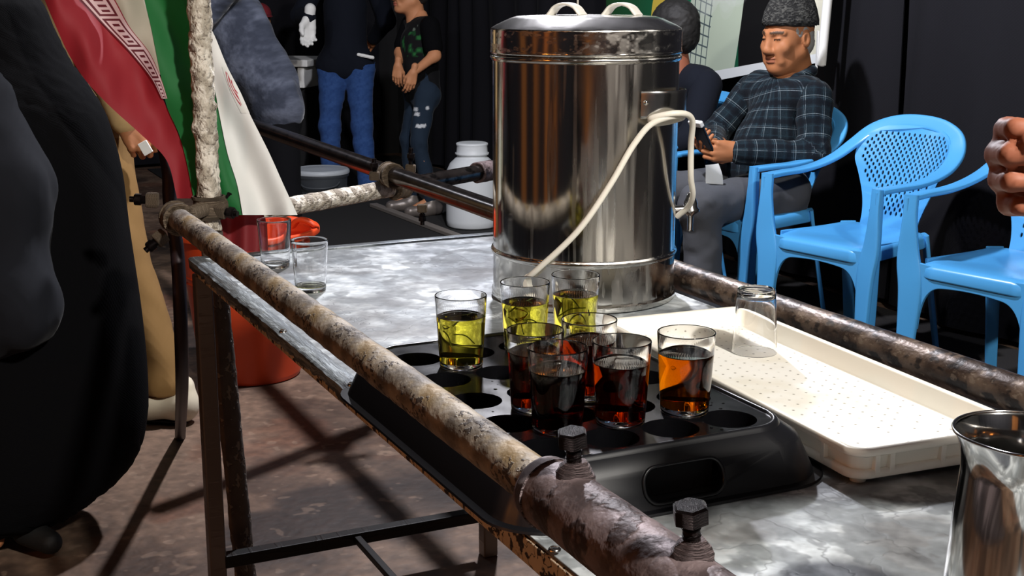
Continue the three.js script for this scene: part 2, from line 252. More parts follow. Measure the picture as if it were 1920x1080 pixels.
M.phone = phys({ color: 0x0b0b0d, roughness: 0.2 });

// ---------------------------------------------------------------- room
const RU0 = -2.6, RU1 = 10.2, RV0 = -2.6, RV1 = 3.8, RH = 3.0;
structure('floor', ubox(RU0 - 0.1, RU1 + 0.1, RV0 - 0.1, RV1 + 0.1, -0.12, 0, 0.001), M.floor);
structure('ceiling', ubox(RU0 - 0.1, RU1 + 0.1, RV0 - 0.1, RV1 + 0.1, RH, RH + 0.1, 0.001), M.ceiling);
structure('wall_right', ubox(RU0 - 0.1, RU1 + 0.1, RV1, RV1 + 0.1, 0, RH, 0.001), M.wallPaint);
structure('wall_left', ubox(RU0 - 0.1, RU1 + 0.1, RV0 - 0.1, RV0, 0, RH, 0.001), M.wallPaint);
structure('wall_back', ubox(RU1, RU1 + 0.1, RV0, RV1, 0, RH, 0.001), M.wallPaint);
structure('wall_front', ubox(RU0 - 0.1, RU0, RV0, RV1, 0, RH, 0.001), M.wallPaint);
single('floor_carpet', 'thin black carpet lying on the brown floor under the seats', 'carpet', ubox(-1, 10, 1.75, 3.7, 0, 0.008, 0.002), M.carpet);

// hung cloth: a sheet from a to b (plan points), folds running down
function drape(a, b, y0, y1, { folds = 9, amp = 0.05, seed = 1, lean = 0, nx = 140, ny = 30 } = {}) {
  const d = b.clone().sub(a), L = d.length(); d.normalize(); const nrm = V3(d.z, 0, -d.x), rows = [], back = [];
  for (let j = 0; j <= ny; j++) { const row = [], t = j / ny, y = lerp(y0, y1, t); for (let i = 0; i <= nx; i++) { const s = i / nx, q = s + lean * (t - 0.5) * (0.6 + 0.8 * noise3(s * 3, t, 0, seed + 3)), ph = q * folds + 0.8 * noise3(q * folds * 0.5, t * 1.2, 0, seed), f = Math.sin(ph * 6.283) * 0.5 + 0.5 * noise3(q * folds * 1.7, t * 2, 3, seed + 1); row.push(a.clone().addScaledVector(d, s * L).addScaledVector(nrm, amp * f * (0.55 + 0.45 * (1 - t))).setY(y)); } rows.push(row); }
  const g = loft(rows, { close: false }), g2 = loft(rows.map((r) => r.map((p) => p.clone().addScaledVector(nrm, -0.004))), { close: false, flip: true });
  return merge([g, g2]);
}
const P0 = (u, v) => T(u, v, 0);
single('black_curtain', 'black cloth curtain with slanting folds hung behind the blue chairs', 'curtain', drape(P0(0.6, 3.7), P0(4.2, 3.7), 0.03, 2.95, { folds: 11, amp: 0.055, seed: 4, lean: 0.12, nx: 200 }), M.curtain);
single('black_curtain', 'black cloth curtain hung behind the poster and the seated men', 'curtain', drape(P0(4.25, 3.72), P0(6.95, 3.72), 0.03, 2.95, { folds: 9, amp: 0.04, seed: 8, lean: 0.04 }), M.curtain);
single('black_curtain', 'black cloth curtain hung behind the boy and the white jug', 'curtain', drape(P0(7.0, 3.7), P0(9.6, 3.7), 0.03, 2.95, { folds: 8, amp: 0.05, seed: 12, lean: 0.05 }), M.curtain);
single('black_curtain', 'black cloth curtain across the far end behind the counter', 'curtain', drape(P0(10.1, 3.6), P0(10.1, -2.4), 0.03, 2.95, { folds: 16, amp: 0.05, seed: 15, nx: 240 }), M.curtain);
single('black_curtain', 'black cloth curtain hung along the left side of the tent', 'curtain', drape(P0(10, -2.48), P0(-2.4, -2.48), 0.03, 2.95, { folds: 26, amp: 0.05, seed: 18, nx: 300 }), M.curtain);
[[3.4, 'widest'], [2.2, 'second'], [1.3, 'third'], [0.5, 'nearest']].forEach(([u, w], i) => single('brown_drape', `${w} of the brown cloth strips hung on the black curtain at the left`, 'curtain', drape(P0(u, -2.36), P0(u - [0.55, 0.3, 0.4, 0.25][i], -2.36), 0.4, 2.9, { folds: 2, amp: 0.03, seed: 40 + i, nx: 40 }), M.brownDrape));
single('black_curtain', 'black cloth curtain hung at the near end behind the viewpoint', 'curtain', drape(P0(-2.45, -2.3), P0(-2.45, 3.6), 0.03, 2.95, { folds: 14, amp: 0.06, seed: 22, nx: 200 }), M.curtain);
single('brown_drape', 'brown cloth strip hung on the black curtain at the near end', 'curtain', drape(P0(-2.3, -1.2), P0(-2.3, -0.5), 0.4, 2.9, { folds: 3, amp: 0.03, seed: 48, nx: 40 }), M.brownDrape);

// lamps
M.lampSocket = std({ color: 0x222222, roughness: 0.5 });
LAMPS.forEach((l) => {
  const [x, y, z] = l.at, glow = std({ color: 0xffffff, emissive: l.color, emissiveIntensity: l.cd / (Math.PI * l.r * l.r) / 22, roughness: 0.4 });
  const bulb = lathe([[0, -l.r], [l.r * 0.5, -l.r * 0.87], [l.r * 0.87, -l.r * 0.5], [l.r, 0], [l.r * 0.87, l.r * 0.5], [l.r * 0.55, l.r * 0.95], [l.r * 0.4, l.r * 1.3], [0, l.r * 1.3]], 32).translate(x, y, z);
  thing('hanging_bulb', l.label, 'light bulb', [['bulb', bulb, glow], ['socket', lathe([[0, 0], [l.r * 0.45, 0], [l.r * 0.45, 0.05], [0.008, 0.065], [0, 0.065]], 24).translate(x, y + l.r * 1.25, z), M.lampSocket], ['wire', tube([V3(x, y + l.r + 0.06, z), V3(x, (y + RH) / 2, z), V3(x, RH, z)], 0.003, 8), M.lampSocket]], {});
  const p = new THREE.PointLight(l.color, l.cd, 0, 2); p.position.set(x, y, z); p.castShadow = true; p.shadow.radius = l.r / 0.02; p.shadow.mapSize.set(1024, 1024); p.shadow.bias = -0.002; scene.add(p);
});
// ---------------------------------------------------------------- table
const TT = 0.76, TV0 = 0.556, TV1 = 1.285, TU0 = 0.42, TU1 = 2.70;
{
  const screw = (x, y) => { const p = onY(x, y, TT + 0.005); return merge([lathe([[0, 0.0032], [0.004, 0.0026], [0.0062, 0.001], [0.0066, -0.001]], 18).translate(p.x, p.y, p.z), rbox(0.008, 0.0008, 0.0012, 0.0002).translate(p.x, p.y + 0.0032, p.z)]); };
  const leg = (u, v) => ubox(u - 0.0175, u + 0.0175, v - 0.0175, v + 0.0175, 0, 0.732, 0.004);
  // ragged folded strip along the left edge
  const stripG = (() => { const rows = []; for (let j = 0; j <= 6; j++) { const row = []; for (let i = 0; i <= 120; i++) { const u = lerp(1.668, 2.706, i / 120), e = 0.0022 * noise3(u * 40, j, 0, 5) + 0.0015 * noise3(u * 120, j, 0, 6); const [v, y] = [[0.546 + e, TT - 0.018 + e], [0.544 + e * 0.5, TT + 0.001], [0.548, TT + 0.0042], [0.56, TT + 0.0045 + e * 0.3], [0.572, TT + 0.0042], [0.576 + e, TT + 0.002], [0.577 + e, TT - 0.001]][j]; row.push(T(u, v, y)); } rows.push(row); } return toCreasedNormals(loft(rows, { close: false, flip: false }), 0.7); })();
  const end = [T(1.668, 0.546, TT - 0.018), T(1.668, 0.5445, TT + 0.002), T(1.668, 0.56, TT + 0.0045), T(1.668, 0.577, TT + 0.001), T(1.668, 0.575, TT - 0.016)];
  const stripEnd = loft([end, end.map((p) => p.clone().addScaledVector(U, 0.004))], { close: true, cap0: true, crease: 0.6 });
  const topG = ubox(TU0, TU1, TV0, TV1, TT - 0.004, TT, 0.0015);
  const farTrim = ubox(TU1 - 0.02, TU1 + 0.006, 0.56, TV1, TT - 0.01, TT + 0.0045, 0.002);
  thing('metal_table', 'long serving table with a stained galvanised sheet top and beige painted edge', 'table', [
    ['tabletop', topG, M.sheet],
    ['edge_strip', merge([stripG, stripEnd]), M.strip, { label: 'bent bright metal strip screwed along the left edge', subs: [['screw', screw(531, 621), M.steelPlain], ['screw', screw(660, 721), M.steelPlain]] }],
    ['end_trim', farTrim, M.strip], ['screw', screw(1040, 1030), M.steelPlain],
    ['side_rail', ubox(TU0, TU1 - 0.005, TV0 - 0.002, TV0 + 0.03, TT - 0.034, TT - 0.004, 0.003), M.beige, { label: 'beige painted edge board with black cracks' }],
    ['side_rail', ubox(TU0, TU1 - 0.005, TV1 - 0.03, TV1, TT - 0.034, TT - 0.004, 0.003), M.beige],
    ['end_rail', ubox(TU1 - 0.035, TU1, TV0 + 0.03, TV1 - 0.03, TT - 0.034, TT - 0.004, 0.003), M.darkSteel], ['end_rail', ubox(TU0, TU0 + 0.035, TV0 + 0.03, TV1 - 0.03, TT - 0.034, TT - 0.004, 0.003), M.darkSteel],
    ['leg', leg(2.682, 0.5655), M.legPaint], ['leg', leg(2.672, 1.2), M.legPaint], ['leg', leg(0.46, 0.58), M.legPaint], ['leg', leg(0.46, 1.2), M.legPaint],
    ['crossbar', ubox(2.662, 2.694, 0.58, 1.18, 0.088, 0.116, 0.003), M.darkSteel], ['crossbar', ubox(0.445, 0.475, 0.6, 1.18, 0.088, 0.116, 0.003), M.darkSteel],
    ['shelf_bar', ubox(0.475, 2.662, 0.868, 0.884, 0.095, 0.11, 0.002), M.darkSteel],
  ]);
}

// ---------------------------------------------------------------- pipes and clamps
const rail0 = T(0.1, 0.523, 0.85), rail1 = T(2.715, 0.523, 0.85);
const collarA = T(1.035, 0.523, 0.85), collarB = T(0.62, 0.523, 0.85);
{
  const sleeve = pipe(collarB, collarA, 0.0325, { seg: 40, n: 36, rough: 0.0008, seed: 7, wall: 0.009 });
  const lip = tube([collarA.clone().addScaledVector(U, -0.016), collarA.clone().addScaledVector(U, -0.002)], (t) => 0.0345 - 0.002 * t, 36);
  const up1 = V3(-0.08, 1, 0.12).normalize(), b = (u) => T(u, 0.527, 0.88);
  const nutG = (u) => { const p = b(u); const r = [0.017, 0.0175, 0.016, 0.0135, 0.0095].map((q, j) => Array.from({ length: 20 }, (_, k) => p.clone().add(V3(q * Math.cos(k / 20 * 6.283) * (1 + 0.12 * noise3(k, j, u * 9, 3)), -0.006 + j * 0.005, q * Math.sin(k / 20 * 6.283) * (1 + 0.1 * noise3(k, j + 4, u * 9, 3)))))); return loft(r, { cap1: true, flip: true }); };
  const bt = (u) => bolt(b(u).addScaledVector(up1, 0.036), up1, 0.0142, 0.012, { stem: 0.036, sr: 0.0068 });
  thing('scaffold_rail', 'mottled rusty brown scaffold pipe along the near edge of the table with a bolted sleeve', 'pipe', [
    ['pipe', pipe(rail0, rail1, 0.0228, { seg: 260, n: 36, rough: 0.0007, seed: 3 }), M.pipeNear],
    ['sleeve', merge([sleeve, lip]), M.collar, { label: 'thick grey brown pipe sleeve', subs: [['welded_nut', nutG(0.985), M.collar], ['welded_nut', nutG(0.795), M.collar]] }],
    ['bolt', bt(0.985), M.bolt, { label: 'hex bolt standing on the sleeve' }], ['bolt', bt(0.795), M.bolt, { label: 'hex bolt standing on the sleeve' }],
  ]);
}
{
  const f = (u) => T(u, 1.318, 0.78);
  thing('scaffold_rail', 'long dark pipe running behind the steel urn along the far edge of the table', 'pipe', [
    ['pipe', pipe(f(0.1), f(2.15), 0.0262, { seg: 160, n: 32, rough: 0.0006, seed: 13 }), M.pipeFar, { label: 'weathered brown length of the pipe' }],
    ['worn_length', pipe(f(2.15), f(6.3), 0.0252, { seg: 120, n: 32, rough: 0.0002, seed: 14 }), M.pipeShiny, { label: 'dark polished length of the pipe' }]]);
  const c0 = onY(500, 395, 0.725), c1 = onY(905, 322, 0.725), cm = c0.clone().lerp(c1, 0.52), dir = c1.clone().sub(c0).normalize();
  thing('cross_pipe', 'whitewashed cross pipe under the far rail behind the flag', 'pipe', [
    ['pipe', pipe(c0, cm, 0.0255, { seg: 60, n: 28, rough: 0.0012, lump: 0.002, seed: 23 }), M.plaster, { label: 'plaster crusted length' }],
    ['dark_length', pipe(cm, c1, 0.025, { seg: 40, n: 28, rough: 0.0003, seed: 24 }), M.pipeShiny], ['coupler', pipe(c1.clone().addScaledVector(dir, -0.03), c1.clone().addScaledVector(dir, 0.045), 0.034, { seg: 10, rough: 0.002, seed: 25, wall: 0.01 }), M.collar, { label: 'rusty coupler on the end' }]]);
}
// a scaffold clamp: two cast jaws joined by a block, with swing bolts and nuts
function clamp2(name, label, A, da, ra, B, db, rb, boltDirs, mat) {
  const jaw = (P, d, r) => merge([tube([P.clone().addScaledVector(d, -0.024), P.clone().addScaledVector(d, -0.02), P.clone().addScaledVector(d, 0.02), P.clone().addScaledVector(d, 0.024)], (t) => r + (t > 0.1 && t < 0.9 ? 0.0085 : 0.0065), 18), ...[0, 1].map((k) => tube([P.clone().addScaledVector(d, k ? -0.024 : 0.017), P.clone().addScaledVector(d, k ? -0.017 : 0.024)], r + 0.011, 18))]);
  const mid = A.clone().lerp(B, 0.5), block = tube([A.clone().lerp(mid, 0.4), mid, B.clone().lerp(mid, 0.4)], 0.017, 8);
  const parts = [['jaw', jaw(A, da, ra), mat], ['jaw', jaw(B, db, rb), mat], ['pivot_block', block, mat]];
  for (const [P, d, len] of boltDirs) {
    const e = d.clone().normalize(), q = P.clone().addScaledVector(e, len);
    parts.push(['bolt', merge([tube([P, q], 0.0062, 10), bolt(P.clone().addScaledVector(e, len * 0.62), e, 0.0125, 0.012, { stem: 0.008, sr: 0.008 })]), M.bolt], ['lug', rbox(0.03, 0.026, 0.022, 0.005).applyQuaternion(new THREE.Quaternion().setFromUnitVectors(UP, e)).translate(P.x, P.y, P.z), mat]);
  }
  return thing(name, label, 'clamp', parts);
}
M.clamp = std({ map: plaster[0], color: 0x9a8d80, bumpMap: plaster[1], bumpScale: 0.003, roughness: 0.7, metalness: 0.2 });
const postB = onY(400, 432, 0.8), postX = at(385, 250, 2.79);
const postAt = V3(postX.x, 0, postX.z);
{
  const R = T(2.685, 0.523, 0.85), S = postAt.clone().setY(0.85);
  clamp2('pipe_clamp', 'cast scaffold clamp joining the near rail to the plastered post', R, U, 0.0225, S, UP, 0.024, [[T(2.74, 0.485, 0.882), V3(-1, 0.06, 0.1), 0.045], [T(2.70, 0.49, 0.81), V3(-0.6, -0.5, 0.4), 0.04], [S.clone().add(V3(0.03, -0.005, 0.02)), V3(0.9, -0.1, 0.35), 0.04], [S.clone().add(V3(0.028, 0.005, -0.03)), V3(0.5, 0.9, 0), 0.03]], M.clamp);
  const K = onY(733, 328, 0.78), K2 = onY(748, 351, 0.725), dc = onY(905, 322, 0.725).sub(onY(550, 386, 0.725)).normalize();
  clamp2('pipe_clamp', 'cast scaffold clamp joining the far rail and the cross pipe', K, U, 0.0255, K2, dc, 0.0255, [[K.clone().add(V3(-0.045, 0.0, 0.02)), V3(0, 1, 0), 0.05], [K.clone().add(V3(0.055, 0.015, -0.02)), V3(0.05, 1, 0), 0.06], [K2.clone().add(V3(0.07, -0.06, 0.02)), V3(0, -1, 0.1), 0.05]], M.clamp);
}
single('scaffold_post', 'upright scaffold post caked in pale plaster beside the flag', 'post', pipe(postAt.clone().setY(0.8), postAt.clone().setY(RH), 0.0232, { seg: 420, n: 40, rough: 0.0026, lump: 0.0055, scale: 95, seed: 33 }), M.plaster);
{
  const a = at(402, 500, 2.80), b = at(462, 1086, 2.97).setY(0);
  single('scaffold_post', 'dark pitted pipe standing beside the table leg at the far left corner', 'post', pipe(b, a.clone().lerp(b, -0.1), 0.0235, { seg: 120, n: 26, rough: 0.001, lump: 0.0015, seed: 43 }), M.pipeLeg);
  const n = (u, v, h, l) => single('scaffold_post', l, 'post', pipe(P0(u, v), T(u, v, h), 0.023, { seg: 40, n: 24, seed: 53 }), M.pipeLeg);
  n(0.32, 0.476, 1.0, 'rusty post carrying the near end of the near rail'); n(0.3, 1.37, 0.95, 'rusty post carrying the near end of the far rail'); n(6.2, 1.37, 1.1, 'dark post carrying the far end of the long rail');
  single('bent_pipe', 'dark bent pipe rising behind the clamp left of the post', 'pipe', cable([onY(338, 820, 0), at(340, 640, 3.0), at(332, 470, 2.98), at(318, 375, 2.98), at(317, 330, 2.98), at(312, 296, 3.0), at(304, 262, 3.02), at(296, 215, 3.04)], 0.0155, 80, 14), std({ color: 0x2c2024, roughness: 0.5, metalness: 0.4 }));
}

// ---------------------------------------------------------------- black tray
const DK = 0.82;
{
  const v0 = 0.578, v1 = 0.898, u0 = 1.172, u1 = 1.668, holes = [];
  for (const [u, vs] of [[1.212, 0.614], [1.304, 0.612], [1.399, 0.612], [1.495, 0.613], [1.6, 0.616]]) for (let k = 0; k < 4; k++) holes.push([vs + k * 0.0775, u]);
  const ring = (o, y, r) => rrect(v0 - o, v1 + o, u0 - o, u1 + o, r, 10).map(([v, u]) => T(u, v, y));
  const sh = shapeOf(rrect(v0, v1, u0, u1, 0.042, 10)); holes.forEach(([v, u]) => sh.holes.push(pathOf(circle(v, u, 0.0325, 0.0325, 40))));
  const deck = boxUV(extrude(sh, 0.003)).applyMatrix4(new THREE.Matrix4().makeTranslation(0, DK - 0.003, 0).multiply(PLAN));
  const rimG = loft([[0, DK - 0.001, 0.042], [0.001, DK + 0.0022, 0.043], [0.004, DK + 0.003, 0.046], [0.007, DK + 0.001, 0.049], [0.009, DK - 0.003, 0.05]].map(([o, y, r]) => ring(o, y, r)), { flip: true });
  const outer = loft([[0.009, DK - 0.003, 0.05], [0.024, DK - 0.014, 0.055], [0.0265, DK - 0.017, 0.056], [0.039, TT + 0.009, 0.06], [0.041, TT + 0.004, 0.062], [0.05, TT + 0.0035, 0.068], [0.051, TT + 0.001, 0.069], [0.04, TT + 0.0008, 0.062], [0.037, TT + 0.004, 0.06], [0.022, DK - 0.019, 0.055], [0.007, DK - 0.006, 0.05], [0.009, DK - 0.003, 0.05]].map(([o, y, r]) => ring(o, y, r)), { flip: true });
  // slot handles through the short sides
  const ev = new Evaluator(); ev.attributes = ['position', 'normal', 'uv'];
  let body = new Brush(mergeVertices(outer)); body.updateMatrixWorld();
  const slotPts = rrect(-0.048, 0.048, -0.0165, 0.0165, 0.0145, 8);
  const slotY = TT + 0.027, slotV = 0.742, slantN = V3(0, 0.25, 1).normalize();
  const cutAt = (u) => { const b = new Brush(extrude(shapeOf(slotPts), 0.12).translate(0, 0, -0.06).applyMatrix4(new THREE.Matrix4().makeBasis(W, UP, W.clone().cross(UP)).setPosition(T(u, slotV, slotY)))); b.updateMatrixWorld(); return b; };
  for (const u of [u0 - 0.035, u1 + 0.035]) body = ev.evaluate(body, cutAt(u), SUBTRACTION);
  const skirt = toCreasedNormals(body.geometry, 0.6);
  const slope = (y) => u0 - lerp(0.0265, 0.039, (DK - 0.017 - y) / (DK - 0.017 - TT - 0.009)) - 0.0005;
  const slotRim = (k) => { const pts = rrect(-0.05, 0.05, -0.0185, 0.0185, 0.0165, 8).map(([x, y]) => T(k ? u1 + u0 - slope(slotY + y) : slope(slotY + y), slotV + x, slotY + y)); return new THREE.TubeGeometry(new THREE.CatmullRomCurve3(pts, true, 'centripetal'), 90, 0.0022, 8, true); };
  const cupPr = [[0.0325, 0], [0.0322, -0.002], [0.0285, -0.046], [0.026, -0.0515], [0.0, -0.052], [0, -0.0535], [0.027, -0.0532], [0.03, -0.047], [0.0337, -0.002]], cup = lathe(cupPr, 40);
  const pocket = (k) => merge([ubox(k ? u1 : u0 - 0.036, k ? u1 + 0.036 : u0, slotV - 0.07, slotV + 0.07, TT + 0.0008, TT + 0.0022, 0.0004), ubox(k ? u1 - 0.002 : u0 - 0.004, k ? u1 + 0.004 : u0 + 0.002, slotV - 0.056, slotV + 0.056, TT + 0.002, TT + 0.05, 0.002)]);
  const parts = [['handle_recess', pocket(0), M.wallPaint], ['handle_recess', pocket(1), M.wallPaint], ['deck', merge([deck]), M.blackPlastic], ['rim', rimG, M.skirtPlastic], ['skirt', skirt, M.skirtPlastic], ['handle_rim', slotRim(0), M.skirtPlastic], ['handle_rim', slotRim(1), M.skirtPlastic]];
  holes.forEach(([v, u]) => { const p = T(u, v, DK - 0.0006); parts.push(['cup_socket', cup.clone().translate(p.x, p.y, p.z), M.blackPlastic]); });
  // corner stiffeners and water drops
  const r = rng(5), drops = [];
  for (let i = 0; i < 46; i++) { const v = lerp(v0 + 0.01, v1 - 0.01, r()), u = lerp(u0 + 0.01, u1 - 0.2, r()), s = 0.0008 + 0.0016 * r() * r(); if (holes.some(([hv, hu]) => Math.hypot(hv - v, hu - u) < 0.035)) continue; const p = T(u, v, DK); drops.push(new THREE.SphereGeometry(s, 8, 6).scale(1.4, 0.5, 1.2).translate(p.x, p.y, p.z)); }
  thing('glass_tray', 'black plastic tray with rows of round holes under the tea glasses', 'tray', parts);
  if (drops.length) single('water_drops', 'small water drops scattered over the black tray deck', 'water', merge(drops), M.glass, { kind: 'stuff' });
}

// ---------------------------------------------------------------- white tray
{
  const c = T(1.098, 0.937, 0), L = 0.648, Wd = 0.246, yaw = 0.062, Ux = U.clone().applyAxisAngle(UP, -yaw), Wx = W.clone().applyAxisAngle(UP, -yaw);
  const q = (x, y, h) => c.clone().addScaledVector(Wx, x).addScaledVector(Ux, y).setY(h), BM = new THREE.Matrix4().makeBasis(Wx, Ux, UP).setPosition(c), B0 = TT + 0.009, B1 = TT + 0.043;
  const ring = (o, h, r) => rrect(-o, Wd + o, -o, L + o, r, 8).map(([x, y]) => q(x, y, h));
  const wall = loft([[-0.016, B0 + 0.006, 0.014], [-0.011, B0 + 0.008, 0.016], [-0.007, B1 - 0.002, 0.018], [-0.006, B1, 0.019], [-0.002, B1 + 0.001, 0.021], [0.002, B1, 0.023], [0.0025, B1 - 0.007, 0.024], [0.0005, B1 - 0.0085, 0.022], [-0.003, B1 - 0.0085, 0.02], [-0.006, B0 + 0.004, 0.018]].map(([o, h, r]) => ring(o, h, r)), { flip: true });
  const skirt = loft([[-0.006, B0 + 0.009, 0.018], [0.001, B0 + 0.009, 0.022], [0.0015, B0 + 0.001, 0.022], [-0.001, B0 - 0.001, 0.021], [-0.005, B0, 0.018], [-0.006, B0 + 0.009, 0.018]].map(([o, h, r]) => ring(o, h, r)), { flip: true });
  const floorG = boxUV(extrude(shapeOf(rrect(0.004, Wd - 0.004, 0.004, L - 0.004, 0.018, 6)), 0.005).translate(0, 0, B0 + 0.002));
  // uv in the tray's own axes
  { const p = floorG.attributes.position, uv = floorG.attributes.uv; for (let i = 0; i < p.count; i++) uv.setXY(i, p.getX(i), p.getY(i)); }
  floorG.applyMatrix4(BM);
  const rib = (x0, x1, y0, y1) => rbox(x1 - x0, y1 - y0, B1 - B0 - 0.008, 0.0012).translate((x0 + x1) / 2, (y0 + y1) / 2, (B0 + B1) / 2 - 0.003).applyMatrix4(BM), parts = [['tray_floor', floorG, M.trayFloor], ['wall', wall, M.trayPlastic], ['base_band', skirt, M.trayPlastic]];
  for (const x of [0.03, 0.05, 0.12, 0.196, 0.216]) for (const e of [0, 1]) parts.push(['rib', rib(x - 0.0035, x + 0.0035, e ? L - 0.007 : -0.0015, e ? L + 0.0015 : 0.007), M.trayPlastic]);
  for (let k = 0; k < 9; k++) { const y = 0.06 + k * 0.066; for (const e of [0, 1]) parts.push(['rib', rib(e ? Wd - 0.007 : -0.0015, e ? Wd + 0.0015 : 0.007, y - 0.0035, y + 0.0035), M.trayPlastic]); }
  for (const [x, y] of [[0.02, 0.02], [Wd - 0.02, 0.02], [0.02, L - 0.02], [Wd - 0.02, L - 0.02]]) { const p = q(x, y, 0); parts.push(['foot', lathe([[0, TT + 0.0005], [0.009, TT + 0.0005], [0.01, B0 + 0.002], [0, B0 + 0.002]], 18).translate(p.x, 0, p.z), M.trayPlastic]); }
  thing('crate_tray', 'shallow white plastic crate tray with a perforated bottom, right of the black tray', 'tray', parts);
}

// ---------------------------------------------------------------- glasses
const GH = 0.096, rb = 0.0278, rt = 0.0338;
const glassR = (y) => lerp(rb, rt, y / GH), innerR = (y) => glassR(y) - 0.0016;
const glassGeo = lathe([[0, 0.0012], [rb - 0.006, 0.0006], [rb - 0.002, 0.0], [rb, 0.0018], ...[0.012, 0.03, 0.05, 0.07, 0.09].map((y) => [glassR(y), y]), [rt, GH - 0.0012], [rt - 0.0004, GH], [rt - 0.0012, GH], [rt - 0.0016, GH - 0.0012], ...[0.09, 0.07, 0.05, 0.03, 0.014].map((y) => [innerR(y), y]), [rb - 0.0022, 0.0105], [rb - 0.006, 0.009], [0, 0.0085]], 72);
const base0 = [[0, 0.0012], [rb - 0.006, 0.0006], [rb - 0.002, 0.0], [rb, 0.0018], [glassR(0.0085), 0.0085], [0, 0.0085]];
// a filled glass: the clear wall above the tea and the thick clear bottom; the tea fills the wall between them
const filledGeo = (h) => merge([lathe(base0, 72), lathe([[innerR(h), h], [glassR(h), h], [glassR(0.085), 0.085], [rt, GH - 0.0012], [rt - 0.0004, GH], [rt - 0.0012, GH], [rt - 0.0016, GH - 0.0012], [innerR(0.085), 0.085], [innerR(h), h]], 72)]);
const teaGeo = (h) => lathe([[0, 0.0086], [glassR(0.0086) - 0.0004, 0.0086], [glassR(0.0092), 0.0092], ...[0.02, 0.035, 0.05, 0.06].map((y) => [glassR(y), y]), [glassR(h - 0.0004), h - 0.0004], [innerR(h), h - 0.0002], [innerR(h) - 0.0012, h - 0.0012], [0, h - 0.0012]], 72);
function teaGlass(label, cat2, group, parts2, geo = glassGeo) { return thing('tea_glass', label, cat2, [['glass_body', geo, M.glass], ...parts2], { local: true, group }); }
const gTea = teaGeo(0.069), dTea = teaGeo(0.071);
const place = (o, x, y, h) => { const p = onY(x, y, h); o.position.copy(p); return o; };
const hb = DK + 0.0001;
{
  const leafG = (seed) => { const r = rng(seed), out = []; for (let i = 0; i < 3; i++) { const a = r() * 6.28, y0 = 0.03 + 0.03 * r(); out.push(cable([V3(Math.cos(a) * 0.02, y0, Math.sin(a) * 0.02), V3(Math.cos(a + 0.6) * 0.014, y0 + 0.012, Math.sin(a + 0.6) * 0.014), V3(Math.cos(a + 1.4) * 0.017, y0 + 0.02 * r() + 0.008, Math.sin(a + 1.4) * 0.017)], 0.0008, 12, 6)); } return merge(out); };
  const gp = 'glasses of green tea on the black tray', dp = 'glasses of red tea on the black tray';
  const G0 = teaGlass('glass of yellow green tea, leftmost on the black tray', 'glass', gp, [['tea', gTea, M.greenTea], ['herb', leafG(3), M.herb]], filledGeo(0.069)); place(G0, 865, 687, hb); G0.rotation.y = 2.4;
  const G1 = copy(G0, 'tea_glass', 'glass of yellow green tea, middle one of the three green teas'); place(G1, 984, 657, hb); G1.rotation.y = 0.4;
  const G2 = copy(G0, 'tea_glass', 'glass of yellow green tea nearest to the white tray'); place(G2, 1078, 640, hb); G2.rotation.y = 4;
  const D0 = teaGlass('glass of very dark red tea at the front left of the black tray', 'glass', dp, [['tea', dTea, M.darkTea]], filledGeo(0.071)); place(D0, 1045, 806, hb);
  [['glass of dark red tea in the front row between two other full glasses', 1163, 791], ['glass of orange red tea standing rightmost on the black tray', 1283, 771], ['glass of red tea half hidden behind the front left dark glass', 1003, 766], ['glass of red tea furthest back of the reds, hidden behind two others', 1103, 742]].forEach(([l, x, y], i) => { const g = place(copy(D0, 'tea_glass', l), x, y, hb); g.children[1].material = [M.redTea, M.amberTea, M.redTea, M.redTea][i]; });
  const E0 = teaGlass('empty clear glass at the far corner of the table, touching the flag', 'glass', 'empty glasses at the far left of the table', []); place(E0, 517, 500, TT + 0.0005);
  const E1 = teaGlass('used clear glass with a trace of tea left, front of the pair at the left', 'glass', 'empty glasses at the far left of the table', [['tea_trace', lathe([[0, 0.0083], [rb - 0.006, 0.0088], [rb - 0.002, 0.0104], [innerR(0.0115) + 0.0002, 0.0115], [0, 0.011]], 48), M.greenTea]]); place(E1, 583, 545, TT + 0.0005);
  const I0 = copy(E0, 'tea_glass', 'clear glass turned upside down on the white tray'); delete I0.userData.group; const p = onY(1414, 660, TT + 0.016); I0.rotation.x = Math.PI; I0.position.copy(p).setY(TT + 0.0165 + GH);
}

